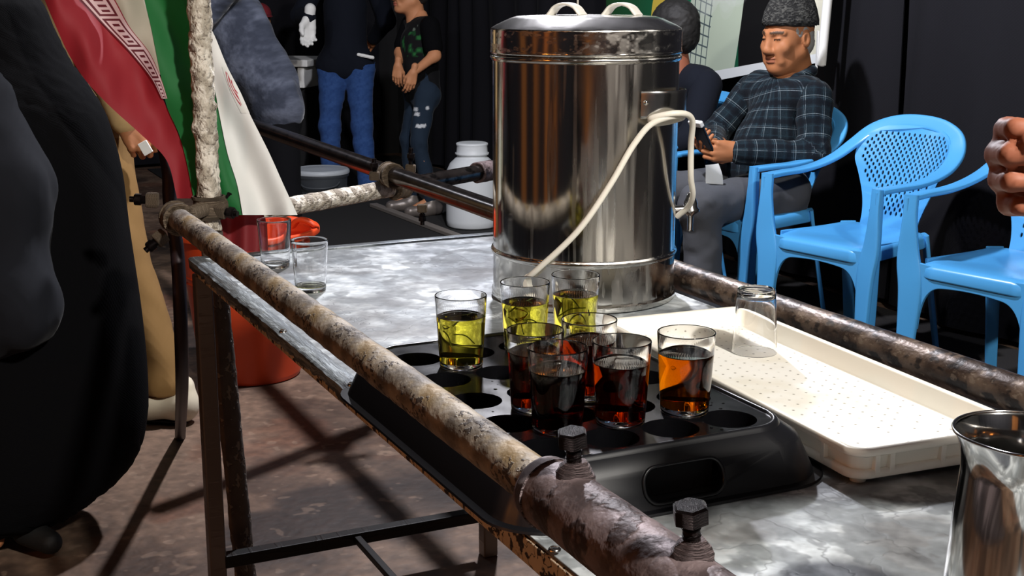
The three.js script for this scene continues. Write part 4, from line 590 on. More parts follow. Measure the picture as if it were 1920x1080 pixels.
// ---------------------------------------------------------------- bodies: a smooth distance field meshed by surface nets
function sdf(prims, cell, k0 = 0.03) {
  const lo = V3(1e9, 1e9, 1e9), hi = V3(-1e9, -1e9, -1e9), ext = (p, r) => { lo.min(p.clone().subScalar(r)); hi.max(p.clone().addScalar(r)); };
  for (const p of prims) if (!p.sub) { if (p.c) ext(p.c, Math.max(...p.r)); else { ext(p.a, p.ra); ext(p.b, p.rb); } }
  lo.subScalar(cell * 3); hi.addScalar(cell * 3);
  const n = [0, 1, 2].map((i) => Math.ceil((hi.getComponent(i) - lo.getComponent(i)) / cell) + 1), [nx, ny, nz] = n, F = new Float32Array(nx * ny * nz).fill(0.5);
  for (const p of prims) {
    const k = p.k ?? k0, m = Math.max(k, cell * 3) + cell, bl = V3(0, 0, 0), bh = V3(0, 0, 0);
    if (p.c) { const R = Math.max(...p.r) + m; bl.copy(p.c).subScalar(R); bh.copy(p.c).addScalar(R); } else { bl.copy(p.a).subScalar(p.ra + m).min(p.b.clone().subScalar(p.rb + m)); bh.copy(p.a).addScalar(p.ra + m).max(p.b.clone().addScalar(p.rb + m)); }
    const i0 = [0, 1, 2].map((q) => Math.max(0, Math.floor((bl.getComponent(q) - lo.getComponent(q)) / cell))), i1 = [0, 1, 2].map((q) => Math.min(n[q] - 1, Math.ceil((bh.getComponent(q) - lo.getComponent(q)) / cell)));
    const inv = p.q ? p.q.clone().invert() : null, v = V3(0, 0, 0), ab = p.c ? null : p.b.clone().sub(p.a), L2 = ab ? Math.max(ab.lengthSq(), 1e-9) : 0;
    for (let z = i0[2]; z <= i1[2]; z++) for (let y = i0[1]; y <= i1[1]; y++) for (let x = i0[0]; x <= i1[0]; x++) {
      const px = lo.x + x * cell, py = lo.y + y * cell, pz = lo.z + z * cell; let d;
      if (p.c) { v.set(px - p.c.x, py - p.c.y, pz - p.c.z); if (inv) v.applyQuaternion(inv); const ex = v.x / p.r[0], ey = v.y / p.r[1], ez = v.z / p.r[2], k1 = Math.sqrt(ex * ex + ey * ey + ez * ez), k2 = Math.hypot(ex / p.r[0], ey / p.r[1], ez / p.r[2]); d = k2 > 1e-9 ? k1 * (k1 - 1) / k2 : -Math.min(...p.r); }
      else { const wx = px - p.a.x, wy = py - p.a.y, wz = pz - p.a.z, t = Math.min(1, Math.max(0, (wx * ab.x + wy * ab.y + wz * ab.z) / L2)), dx = wx - ab.x * t, dy = wy - ab.y * t, dz = wz - ab.z * t; d = Math.sqrt(dx * dx + dy * dy + dz * dz) - (p.ra + (p.rb - p.ra) * t); }
      const o = (z * ny + y) * nx + x, f = F[o];
      if (p.sub) { const h = Math.max(k - Math.abs(f + d), 0) / k; F[o] = Math.max(f, -d) + h * h * k * 0.25; } else { const h = Math.max(k - Math.abs(f - d), 0) / k; F[o] = Math.min(f, d) - h * h * k * 0.25; }
    }
  }
  const id = new Int32Array(nx * ny * nz).fill(-1), pos = [], idx = [], E = [[0, 1], [2, 3], [4, 5], [6, 7], [0, 2], [1, 3], [4, 6], [5, 7], [0, 4], [1, 5], [2, 6], [3, 7]], off = [0, 1, nx, nx + 1, nx * ny, nx * ny + 1, nx * ny + nx, nx * ny + nx + 1];
  for (let z = 0; z < nz - 1; z++) for (let y = 0; y < ny - 1; y++) for (let x = 0; x < nx - 1; x++) {
    const o = (z * ny + y) * nx + x; let s = 0; for (let c = 0; c < 8; c++) if (F[o + off[c]] < 0) s |= 1 << c; if (s === 0 || s === 255) continue;
    let cx = 0, cy = 0, cz = 0, m = 0; for (const [a, b] of E) { const fa = F[o + off[a]], fb = F[o + off[b]]; if ((fa < 0) === (fb < 0)) continue; const t = fa / (fa - fb); cx += (a & 1) + t * ((b & 1) - (a & 1)); cy += ((a >> 1) & 1) + t * (((b >> 1) & 1) - ((a >> 1) & 1)); cz += (a >> 2) + t * ((b >> 2) - (a >> 2)); m++; }
    id[o] = pos.length / 3; pos.push(lo.x + (x + cx / m) * cell, lo.y + (y + cy / m) * cell, lo.z + (z + cz / m) * cell);
  }
  const st = [1, nx, nx * ny];
  for (let z = 1; z < nz - 1; z++) for (let y = 1; y < ny - 1; y++) for (let x = 1; x < nx - 1; x++) {
    const o = (z * ny + y) * nx + x, f = F[o];
    for (let a = 0; a < 3; a++) { const g = F[o + st[a]]; if ((f < 0) === (g < 0)) continue; const u = st[(a + 1) % 3], w = st[(a + 2) % 3], q = [id[o], id[o - u], id[o - u - w], id[o - w]]; if (q.some((i) => i < 0)) continue; if (f < 0) idx.push(q[0], q[1], q[2], q[0], q[2], q[3]); else idx.push(q[0], q[2], q[1], q[0], q[3], q[2]); }
  }
  const g = new THREE.BufferGeometry(); g.setAttribute('position', new THREE.Float32BufferAttribute(pos, 3)); g.setIndex(idx); g.computeVertexNormals(); return g;
}
const C = (a, b, ra, rb = ra, k) => ({ a, b, ra, rb, k }), EL = (c, r, q, k) => ({ c, r, q, k }), SUB = (p) => ({ ...p, sub: true });
// cloth folds: push the surface in and out along its normal
function folds(g, fn) { const p = g.attributes.position, n = g.attributes.normal; for (let i = 0; i < p.count; i++) { const x = p.getX(i), y = p.getY(i), z = p.getZ(i), d = fn(x, y, z); p.setXYZ(i, x + n.getX(i) * d, y + n.getY(i) * d, z + n.getZ(i) * d); } g.computeVertexNormals(); return g; }
const wrinkle = (amp, s, seed, stretch = [1, 1, 1]) => (x, y, z) => amp * (noise3(x * s * stretch[0], y * s * stretch[1], z * s * stretch[2], seed) + 0.5 * noise3(x * s * 2.3 * stretch[0], y * s * 2.3 * stretch[1], z * s * 2.3 * stretch[2], seed + 1));
function paint(g, fn) { const p = g.attributes.position, c = new Float32Array(p.count * 3), col = new THREE.Color(); for (let i = 0; i < p.count; i++) { const k = fn(V3(p.getX(i), p.getY(i), p.getZ(i))); col.set(k); c.set([col.r, col.g, col.b], i * 3); } g.setAttribute('color', new THREE.BufferAttribute(c, 3)); return g; }
const withUV = (g, fn) => { const p = g.attributes.position, uv = new Float32Array(p.count * 2); for (let i = 0; i < p.count; i++) { const q = fn(V3(p.getX(i), p.getY(i), p.getZ(i))); uv[2 * i] = q[0]; uv[2 * i + 1] = q[1]; } g.setAttribute('uv', new THREE.BufferAttribute(uv, 2)); return g; };
const mergeColored = (list) => mergeGeometries(list.map((g) => { g = g.toNonIndexed(); if (!g.attributes.uv) g.setAttribute('uv', new THREE.BufferAttribute(new Float32Array(g.attributes.position.count * 2), 2)); return g; }));
// axes for a head or hand: x to its left, y up, z forward
function frame(o, fwd, up = UP) { const z = fwd.clone().normalize(), x = up.clone().cross(z).normalize(), y = z.clone().cross(x), q = new THREE.Quaternion().setFromRotationMatrix(new THREE.Matrix4().makeBasis(x, y, z)); return { o, x, y, z, q, at: (a, b, c) => o.clone().addScaledVector(x, a).addScaledVector(y, b).addScaledVector(z, c), local: (p) => { const d = p.clone().sub(o); return V3(d.dot(x), d.dot(y), d.dot(z)); } }; }
function headPrims(f, s = 1, { heavy = 0, long = 0 } = {}) {
  const P = (x, y, z) => f.at(x * s, y * s, z * s), e = (x, y, z, a, b, c, k = 0.012) => EL(P(x, y, z), [a * s, b * s, c * s], f.q, k * s), c = (p, q, ra, rb, k = 0.012) => C(P(...p), P(...q), ra * s, rb * s, k * s), out = [e(0, 0.035, -0.015, 0.074, 0.09, 0.094, 0.03), e(0, -0.028, 0.028, 0.061, 0.085 + long, 0.064, 0.03)];
  for (const k of [-1, 1]) out.push(c([k * 0.05, -0.055, -0.005], [k * 0.016, -0.096, 0.066], 0.021, 0.017, 0.025), e(k * 0.04, -0.028, 0.064, 0.024, 0.023, 0.02, 0.02), c([k * 0.013, 0.024, 0.088], [k * 0.047, 0.022, 0.066], 0.0095, 0.008, 0.012), SUB(e(k * 0.031, 0.004, 0.096, 0.016, 0.0105, 0.012, 0.01)), e(k * 0.031, 0.003, 0.0735, 0.0145, 0.0115, 0.0135, 0.004), e(k * 0.075, -0.008, -0.014, 0.009, 0.03, 0.018, 0.008), SUB(e(k * 0.083, -0.007, -0.008, 0.006, 0.016, 0.009, 0.005)), c([k * 0.012, -0.04, 0.099], [k * 0.013, -0.041, 0.096], 0.0085, 0.0085, 0.008), c([k * 0.03, -0.035, 0.083], [k * 0.034, -0.074, 0.073], 0.006 + 0.004 * heavy, 0.008 + 0.006 * heavy, 0.014));
  out.push(c([0, 0.016, 0.087], [0, -0.03, 0.104], 0.0095, 0.0135, 0.014), e(0, -0.034, 0.105, 0.013, 0.0105, 0.01, 0.01), e(0, -0.0625, 0.089, 0.024, 0.0055, 0.0095, 0.006), e(0, -0.0745, 0.088, 0.021, 0.0065, 0.009, 0.006), SUB(c([-0.021, -0.0685, 0.098], [0.021, -0.0685, 0.098], 0.0016, 0.0016, 0.004)), e(0, -0.1, 0.073, 0.019, 0.015, 0.015, 0.015), e(0, -0.098, 0.035, 0.035 + 0.01 * heavy, 0.022 + 0.012 * heavy, 0.04, 0.03), c([0, -0.06, -0.025], [0, -0.2, -0.045], 0.054, 0.06, 0.03));
  return out;
}
const skinTone = (f, s, skin, lip, brow) => (p) => { const q = f.local(p).divideScalar(s), ax = Math.abs(q.x); if (q.z > 0.06 && ax < 0.052 && ax > 0.01 && q.y > 0.02 && q.y < 0.031 - 0.1 * Math.abs(ax - 0.03)) return brow; if (q.z > 0.07 && Math.abs(ax - 0.031) < 0.012 && Math.abs(q.y - 0.001) < 0.0022) return '#20140f'; if (q.z > 0.078 && ax < 0.023 && q.y < -0.058 && q.y > -0.08) return lip; return skin; };
// a hand: wrist at o, fingers along d, palm facing n; curl per finger in radians for the three joints
function handPrims(o, d, n, side, s, curls, thumb = [0.6, 0.5]) {
  d = d.clone().normalize(); n = n.clone().addScaledVector(d, -n.dot(d)).normalize(); const t = d.clone().cross(n).multiplyScalar(side), P = (a, b, c) => o.clone().addScaledVector(d, a * s).addScaledVector(t, b * s).addScaledVector(n, c * s), out = [], K = 0.008 * s;
  out.push(C(P(-0.05, 0, 0), P(0, 0, 0), 0.026 * s, 0.024 * s, 0.02 * s), C(P(0, 0.012, 0), P(0.078, 0.025, 0.002), 0.0165 * s, 0.0135 * s, 0.02 * s), C(P(0, 0, 0), P(0.082, 0.004, 0), 0.017 * s, 0.0135 * s, 0.02 * s), C(P(0, -0.012, 0), P(0.074, -0.026, 0.002), 0.0165 * s, 0.013 * s, 0.02 * s), C(P(0.01, 0.018, 0.008), P(0.045, 0.03, 0.012), 0.0165 * s, 0.013 * s, 0.02 * s), C(P(0.015, -0.018, 0.008), P(0.05, -0.024, 0.008), 0.014 * s, 0.012 * s, 0.02 * s));
  [[0.084, 0.031, [0.044, 0.026, 0.021], 0.0092], [0.09, 0.0105, [0.048, 0.03, 0.022], 0.0095], [0.086, -0.0105, [0.044, 0.028, 0.021], 0.009], [0.077, -0.0305, [0.034, 0.021, 0.019], 0.008]].forEach(([a, b, len, r], i) => {
    let p = P(a, b, 0), ang = 0; out.push(C(P(a - 0.03, b * 0.9, 0), p, r * 1.15 * s, r * 1.12 * s, 0.006 * s));
    len.forEach((l, j) => { ang += curls[i][j]; const q = p.clone().addScaledVector(d, Math.cos(ang) * l * s).addScaledVector(n, Math.sin(ang) * l * s).addScaledVector(t, 0.06 * (b / 0.03) * l * s * (curls[i][0] < 0.6 ? 1 : 0)); out.push(C(p, q, r * s * (1.06 - 0.1 * j), r * s * (0.96 - 0.1 * j), 0.0035 * s)); p = q; });
  });
  const [ta, tb] = thumb, t0 = P(0.02, 0.026, 0.008), t1 = t0.clone().addScaledVector(d, 0.032 * s * Math.cos(ta)).addScaledVector(t, 0.032 * s * Math.sin(ta)).addScaledVector(n, 0.012 * s), t2 = t1.clone().addScaledVector(d, 0.03 * s * Math.cos(tb * 0.5)).addScaledVector(t, 0.02 * s * Math.sin(ta - tb)).addScaledVector(n, 0.024 * s * Math.sin(tb)), t3 = t2.clone().addScaledVector(d, 0.024 * s * Math.cos(tb)).addScaledVector(n, 0.02 * s * Math.sin(tb * 1.3)).addScaledVector(t, -0.006 * s);
  out.push(C(t0, t1, 0.014 * s, 0.0115 * s, 0.01 * s), C(t1, t2, 0.0115 * s, 0.0105 * s, K * 0.6), C(t2, t3, 0.0105 * s, 0.0085 * s, K * 0.5));
  return out;
}
// skeleton J: head frame f, neck, chest, pelvis, sh, el, wr, hip, kn, an, toe as [left, right]
function bodyPrims(J, s = 1) {
  const q = s * 0.84, o = [C(J.pelvis, J.chest, 0.105 * q, 0.115 * q, 0.06), C(J.hip[0], J.hip[1], 0.09 * q, 0.09 * q, 0.05), C(J.sh[0].clone().lerp(J.sh[1], 0.2), J.sh[0].clone().lerp(J.sh[1], 0.8), 0.075 * q, 0.075 * q, 0.05), C(J.neck.clone().lerp(J.chest, 0.3), J.neck, 0.06 * s, 0.05 * s, 0.03)];
  for (const k of [0, 1]) { o.push(C(J.sh[k], J.el[k], 0.047 * s, 0.039 * s), C(J.el[k], J.wr[k], 0.04 * s, 0.027 * s)); if (J.kn) o.push(C(J.hip[k], J.kn[k], 0.082 * q, 0.052 * q), C(J.kn[k], J.kn[k].clone().lerp(J.an[k], 0.35), 0.05 * q, 0.054 * q), C(J.kn[k].clone().lerp(J.an[k], 0.35), J.an[k], 0.052 * q, 0.034 * q), C(J.an[k], J.toe[k], 0.034 * q, 0.026 * q, 0.02)); }
  return o;
}
const M2 = {}; const skinM = (k = {}) => phys({ vertexColors: true, roughness: 0.55, specularIntensity: 0.5, ...k });
M2.skin = skinM();
function torsoCloth(J, inf, { hem = 0.02, belly = 0 } = {}) { const o = [C(J.pelvis.clone().addScaledVector(UP, -hem), J.chest, 0.118 + inf, 0.13 + inf, 0.06), C(J.hip[0], J.hip[1], 0.098 + inf, 0.098 + inf, 0.05), C(J.sh[0].clone().lerp(J.sh[1], 0.12), J.sh[0].clone().lerp(J.sh[1], 0.88), 0.074 + inf, 0.074 + inf, 0.05)]; if (belly) o.push(C(J.pelvis.clone().lerp(J.chest, 0.25).addScaledVector(J.fwd, 0.055), J.pelvis.clone().lerp(J.chest, 0.6).addScaledVector(J.fwd, 0.05), 0.1 + belly, 0.095 + belly, 0.06)); return o; }
const shoe = (an, toe, w = 0.044) => { const d = toe.clone().sub(an).setY(0).normalize(), h = an.clone().addScaledVector(d, -0.035).setY(0.045), b = toe.clone().setY(0.036); return sdf([C(h, h.clone().lerp(b, 0.5), 0.04, w, 0.03), C(h.clone().lerp(b, 0.5), b, w, 0.034, 0.03), C(an.clone().setY(0.06), an.clone().setY(0.09), 0.042, 0.04, 0.02), SUB(C(V3(h.x, -0.06, h.z), V3(b.x, -0.06, b.z), 0.066, 0.066, 0.004))], 0.008); };
const clothM = (o) => cloth(0xffffff, o);
const denimT = tex(256, 256, (x, y) => { const a = fbm(x * 8, y * 8, 8, 4, 201), tw = 0.5 + 0.5 * Math.sin((x + y) * 400); return mix3([34, 60, 110], [64, 96, 150], 0.7 * a + 0.3 * tw - 0.1); }, true, [3, 3]);
const mix2 = (a, b, t) => a.clone().lerp(b, t);
const boxUVs = (p) => [p.x * 1.1 + p.z * 0.6, p.y];
// ---------------------------------------------------------------- people
const ax = (x, h, d) => { const b = ((h - EYE) / d + sP) / cP; return at(x, 540 - FOCAL * b, d); };
const SK = { tan: ['#a56c48', '#935a42', '#4a3526'], dark: ['#8e5640', '#82453a', '#1c1512'], child: ['#b57c58', '#9c5747', '#1a1310'] };
function bodyMesh(J, hs, tone, hands, headOpts = {}, s = 1) {
  const [skin, lip, brow] = SK[tone], list = [paint(sdf(bodyPrims(J, s), 0.013), () => skin), paint(sdf(headPrims(J.f, hs, headOpts), 0.0042), skinTone(J.f, hs, skin, lip, brow))];
  for (const h of hands) list.push(paint(sdf(h, 0.0034), () => skin)); return mergeColored(list);
}
const relaxed = [[0.35, 0.5, 0.3], [0.4, 0.55, 0.3], [0.45, 0.6, 0.35], [0.5, 0.6, 0.4]], grip = [[0.9, 0.9, 0.5], [0.95, 1.0, 0.5], [1.0, 1.0, 0.5], [1.05, 1.0, 0.5]], fist = [[1.25, 1.5, 0.9], [1.3, 1.5, 0.9], [1.3, 1.55, 0.9], [1.35, 1.5, 0.9]];
const handOf = (J, k, n, side, s, curls, th) => handPrims(J.wr[k], J.wr[k].clone().sub(J.el[k]), n, side, s, curls, th);
const legsCloth = (J, inf, taper = 0) => { const o = [C(J.hip[0], J.hip[1], 0.098 + inf, 0.098 + inf, 0.05), C(J.pelvis, J.pelvis.clone().addScaledVector(UP, 0.06), 0.105 + inf, 0.1 + inf, 0.05)]; for (const k of [0, 1]) o.push(C(J.hip[k], J.kn[k], 0.086 + inf, 0.06 + inf, 0.03), C(J.kn[k], J.an[k].clone().addScaledVector(UP, 0.01), 0.06 + inf, 0.046 + inf - taper, 0.03)); return o; };
const sleeve = (J, k, inf, to = 1) => { const e = to >= 1 ? J.wr[k].clone().lerp(J.el[k], 0.04) : null; return to >= 1 ? [C(J.sh[k], J.el[k], 0.062 + inf, 0.05 + inf, 0.03), C(J.el[k], e, 0.05 + inf, 0.037 + inf, 0.03)] : [C(J.sh[k], J.sh[k].clone().lerp(J.el[k], to), 0.064 + inf, 0.06 + inf, 0.03)]; };
const hairGeo = (f, s, drop = 0) => folds(sdf([EL(f.at(0, 0.045 * s, -0.024 * s), [0.083 * s, 0.094 * s, 0.1 * s], f.q), EL(f.at(0, 0.0, -0.06 * s), [0.074 * s, (0.075 + drop) * s, 0.06 * s], f.q), SUB(EL(f.at(0, -0.035 * s, 0.088 * s), [0.07 * s, 0.09 * s, 0.075 * s], f.q, 0.02)), SUB(EL(f.at(0.085 * s, -0.02 * s, 0.01 * s), [0.02 * s, 0.045 * s, 0.035 * s], f.q)), SUB(EL(f.at(-0.085 * s, -0.02 * s, 0.01 * s), [0.02 * s, 0.045 * s, 0.035 * s], f.q))], 0.006, 0.02), wrinkle(0.003, 60, 301));
M.hair = std({ color: 0x0d0b0a, roughness: 0.7 });
const plaid = tex(256, 256, (x, y) => { const band = (t, c, w) => smooth(w, w * 0.4, Math.abs(((t - c + 1.5) % 1) - 0.5)); let k = [20, 32, 40]; const n = fbm(x * 32, y * 32, 32, 3, 205); for (const t of [x, y]) { k = mix3(k, [8, 12, 20], 0.6 * band(t, 0.55, 0.18)); k = mix3(k, [36, 58, 68], 0.35 * band(t, 0.8, 0.05)); k = mix3(k, [150, 160, 164], 0.6 * band(t, 0.2, 0.026)); k = mix3(k, [110, 128, 138], 0.4 * band(t, 0.3, 0.022)); } return k.map((q) => q * (0.7 + 0.6 * n)); }, true, [1, 1]);
const PP = 0.074;
{ // seated man in plaid
  const B = T(4.34, 3.12, F0), fw = W.clone().negate().applyAxisAngle(UP, 0.1), lf = UP.clone().cross(fw), p = (l, y, f) => B.clone().addScaledVector(lf, l).addScaledVector(fw, f).setY(y + F0);
  const hf = frame(p(0.0, 1.11, -0.135), fw.clone().applyAxisAngle(UP, 0.06).add(V3(0, -0.12, 0)));
  const J = { f: hf, fwd: fw, neck: p(0, 0.96, -0.14), chest: p(0, 0.77, -0.125), pelvis: p(0, 0.535, -0.05), sh: [p(0.18, 0.885, -0.125), p(-0.18, 0.885, -0.125)], el: [p(0.25, 0.675, -0.06), p(-0.25, 0.7, 0.02)], wr: [p(0.115, 0.69, 0.2), p(-0.03, 0.7, 0.2)], hip: [p(0.1, 0.51, -0.04), p(-0.1, 0.51, -0.04)], kn: [p(0.15, 0.505, 0.4), p(-0.13, 0.51, 0.4)], an: [p(0.15, 0.09, 0.36), p(-0.13, 0.09, 0.38)], toe: [p(0.16, 0.04, 0.52), p(-0.14, 0.04, 0.54)] };
  const hands = [handPrims(J.wr[0], fw.clone().add(V3(0, 0.05, 0)).addScaledVector(lf, -0.45), lf.clone().multiplyScalar(-1).add(V3(0, 0.1, 0)), 1, 1.02, grip, [0.5, 0.6]), handPrims(J.wr[1], fw.clone().addScaledVector(lf, 0.3).add(V3(0, -0.05, 0)), V3(0, 1, 0).addScaledVector(lf, 0.5), -1, 1, grip)];
  const pu = (q) => { const d = q.clone().sub(B); return [(d.dot(lf) * 0.9 + d.dot(fw) * 1.15 + 0.12 * d.y) / PP, (d.y - 0.42 * d.dot(fw) + 0.1 * d.dot(lf)) / PP]; };
  const pM = cloth(0xffffff, { map: plaid, sheen: 0.1 });
  const ang = (q, o) => { const d = q.clone().sub(o); return [Math.atan2(d.dot(fw) + 0.3 * d.dot(lf), d.dot(lf) - 0.3 * d.dot(fw)), d]; }, tu = (q) => { const [a, d] = ang(q, p(-0.02, 0.75, -0.1)); return [a * 0.19 / PP, (d.y + 0.12 * a * 0.19 - 0.25 * d.dot(fw)) / PP]; };
  const su = (k) => (q) => { const s1 = J.sh[k], e1 = J.el[k], w1 = J.wr[k], near = (a, b) => { const ab = b.clone().sub(a), t = clamp(q.clone().sub(a).dot(ab) / ab.lengthSq(), -0.2, 1.2), c = a.clone().addScaledVector(ab, t); return [c.distanceTo(q), t * ab.length(), c, ab.normalize()]; }, A = near(s1, e1), Bn = near(e1, w1), use = A[0] < Bn[0] ? A : Bn, off = A[0] < Bn[0] ? 0 : s1.distanceTo(e1), r = q.clone().sub(use[2]), ref = lf.clone().addScaledVector(use[3], -lf.dot(use[3])).normalize(), oth = use[3].clone().cross(ref); return [Math.atan2(r.dot(oth), r.dot(ref)) * 0.065 / PP, (use[1] + off) / PP]; };
  const torso = withUV(folds(sdf([...torsoCloth(J, 0.008, { hem: 0.0, belly: 0.035 }), SUB(C(hf.at(0, -0.11, 0.0), hf.at(0, -0.03, 0.02), 0.075, 0.085, 0.01))], 0.011), wrinkle(0.007, 11, 311, [1, 0.6, 1])), tu);
  const sl = (k) => withUV(folds(sdf(sleeve(J, k, 0.008), 0.01), wrinkle(0.007, 14, 320 + k)), su(k));
  const collar = (k) => withUV(sdf([C(hf.at(k * 0.07, -0.14, -0.055), hf.at(k * 0.068, -0.155, 0.03), 0.02, 0.018, 0.01), C(hf.at(k * 0.068, -0.155, 0.03), hf.at(k * 0.03, -0.185, 0.1), 0.018, 0.011, 0.01), C(hf.at(k * 0.07, -0.14, -0.055), hf.at(0, -0.135, -0.095), 0.02, 0.02, 0.01)], 0.006, 0.012), pu);
  // cap
  const ring = (y, rx, rz, tilt, z0 = 0) => Array.from({ length: 48 }, (_, i) => { const a = i / 48 * 6.2832; return hf.at(rx * Math.cos(a), y + tilt * Math.sin(a) + 0.0022 * noise3(i * 0.9, y * 90, 1, 330), z0 + rz * Math.sin(a)); });
  const cap = folds(loft([ring(0.05, 0.086, 0.104, 0.014, -0.016), ring(0.042, 0.097, 0.121, 0.014, -0.018), ring(0.064, 0.098, 0.122, 0.012, -0.018), ring(0.1, 0.09, 0.114, 0.006, -0.022), ring(0.138, 0.074, 0.1, -0.002, -0.026), ring(0.168, 0.056, 0.084, -0.006, -0.03), ring(0.181, 0.034, 0.062, -0.006, -0.032), ring(0.182, 0.01, 0.03, 0, -0.032)], { cap1: true, flip: true }), wrinkle(0.003, 55, 331));
  const furT = pair(256, 256, (x, y) => { const a = fbm(x * 24, y * 24, 24, 4, 341); return [...mix3([18, 18, 18], [74, 74, 70], smooth(0.35, 0.75, a)), a]; }, [3, 2]);
  const tr = withUV(folds(sdf(legsCloth(J, 0.018, -0.004), 0.012), wrinkle(0.008, 9, 351, [1, 1.6, 1])), boxUVs);
  thing('person', 'seated elderly man in a dark plaid shirt and black fur cap', 'person', [['body', bodyMesh(J, 1.12, 'tan', hands, { heavy: 1 }), M2.skin], ['shirt', torso, pM, { subs: [['collar', collar(1), pM], ['collar', collar(-1), pM]] }], ['sleeve', sl(0), pM], ['sleeve', sl(1), pM], ['trousers', tr, cloth(0x4b4d52)], ['cap', cap, std({ map: furT[0], bumpMap: furT[1], bumpScale: 0.006, roughness: 0.95 })], ['hair', hairGeo(frame(hf.at(0, -0.03, 0.012), hf.z, hf.y), 1.0, -0.012), std({ color: 0x8f8c88, roughness: 0.9 })], ['shoe', shoe(J.an[0], J.toe[0]), M.blackPlastic], ['shoe', shoe(J.an[1], J.toe[1]), M.blackPlastic]]);
  const ph = J.wr[0].clone().addScaledVector(fw, 0.105).addScaledVector(lf, -0.07).add(V3(0, 0.035, 0)), q = new THREE.Quaternion().setFromRotationMatrix(new THREE.Matrix4().makeBasis(lf, fw.clone().multiplyScalar(0.5).add(V3(0, 0.86, 0)).normalize(), lf.clone().cross(fw.clone().multiplyScalar(0.5).add(V3(0, 0.86, 0)).normalize())));
  const put = (g) => g.applyQuaternion(q).translate(ph.x, ph.y, ph.z);
  thing('mobile_phone', 'black mobile phone with a pale case corner held by the man in plaid', 'phone', [['case', put(rbox(0.076, 0.15, 0.01, 0.004, 3)), M.phone], ['case_corner', put(rbox(0.076, 0.026, 0.018, 0.006, 3).translate(0, 0.083, 0)), M.white]]);
  const pc = J.wr[0].clone().addScaledVector(fw, 0.175).addScaledVector(lf, 0.03).add(V3(0, -0.1, 0)), rowsP = []; for (let j = 0; j <= 10; j++) rowsP.push(Array.from({ length: 7 }, (_, i) => pc.clone().addScaledVector(fw, (i / 6 - 0.5) * 0.07 - j * 0.004).addScaledVector(lf, 0.03 + 0.01 * Math.sin(j * 0.5 + i * 0.3)).setY(pc.y + 0.07 - j * 0.014)));
  single('paper_sheet', 'small white paper hanging below the hands of the man in plaid', 'paper', loft(rowsP, { close: false }), M.paper);
}
{ // dark clothed man behind the urn
  const B = T(5.02, 3.1, F0), fw = W.clone().negate().applyAxisAngle(UP, 0.05), lf = UP.clone().cross(fw), p = (l, y, f) => B.clone().addScaledVector(lf, l).addScaledVector(fw, f).setY(y + F0), hf = frame(p(0, 1.1, -0.03), U.clone().addScaledVector(W, -0.35));
  const J = { f: hf, fwd: fw, neck: p(0, 0.95, -0.08), chest: p(0, 0.76, -0.1), pelvis: p(0, 0.535, -0.05), sh: [p(0.19, 0.89, -0.09), p(-0.19, 0.89, -0.09)], el: [p(0.26, 0.68, 0.02), p(-0.26, 0.68, 0.02)], wr: [p(0.16, 0.6, 0.24), p(-0.16, 0.6, 0.24)], hip: [p(0.1, 0.51, -0.03), p(-0.1, 0.51, -0.03)], kn: [p(0.14, 0.505, 0.4), p(-0.14, 0.505, 0.4)], an: [p(0.14, 0.09, 0.38), p(-0.14, 0.09, 0.38)], toe: [p(0.15, 0.04, 0.54), p(-0.15, 0.04, 0.54)] };
  const m = M.blackCloth; thing('person', 'seated man in black clothes with dark hair mostly hidden behind the urn', 'person', [['body', bodyMesh(J, 1.05, 'dark', [handOf(J, 0, V3(0, -1, 0), -1, 1, relaxed), handOf(J, 1, V3(0, -1, 0), 1, 1, relaxed)]), M2.skin], ['shirt', folds(sdf(torsoCloth(J, 0.012), 0.013), wrinkle(0.006, 9, 361)), M.navyCloth], ['sleeve', sdf(sleeve(J, 0, 0.008), 0.013), M.navyCloth], ['sleeve', sdf(sleeve(J, 1, 0.008), 0.013), M.navyCloth], ['trousers', sdf(legsCloth(J, 0.014), 0.013), m], ['hair', hairGeo(hf, 1.12), M.hair], ['shoe', shoe(J.an[0], J.toe[0]), M.blackPlastic], ['shoe', shoe(J.an[1], J.toe[1]), M.blackPlastic]]);
}
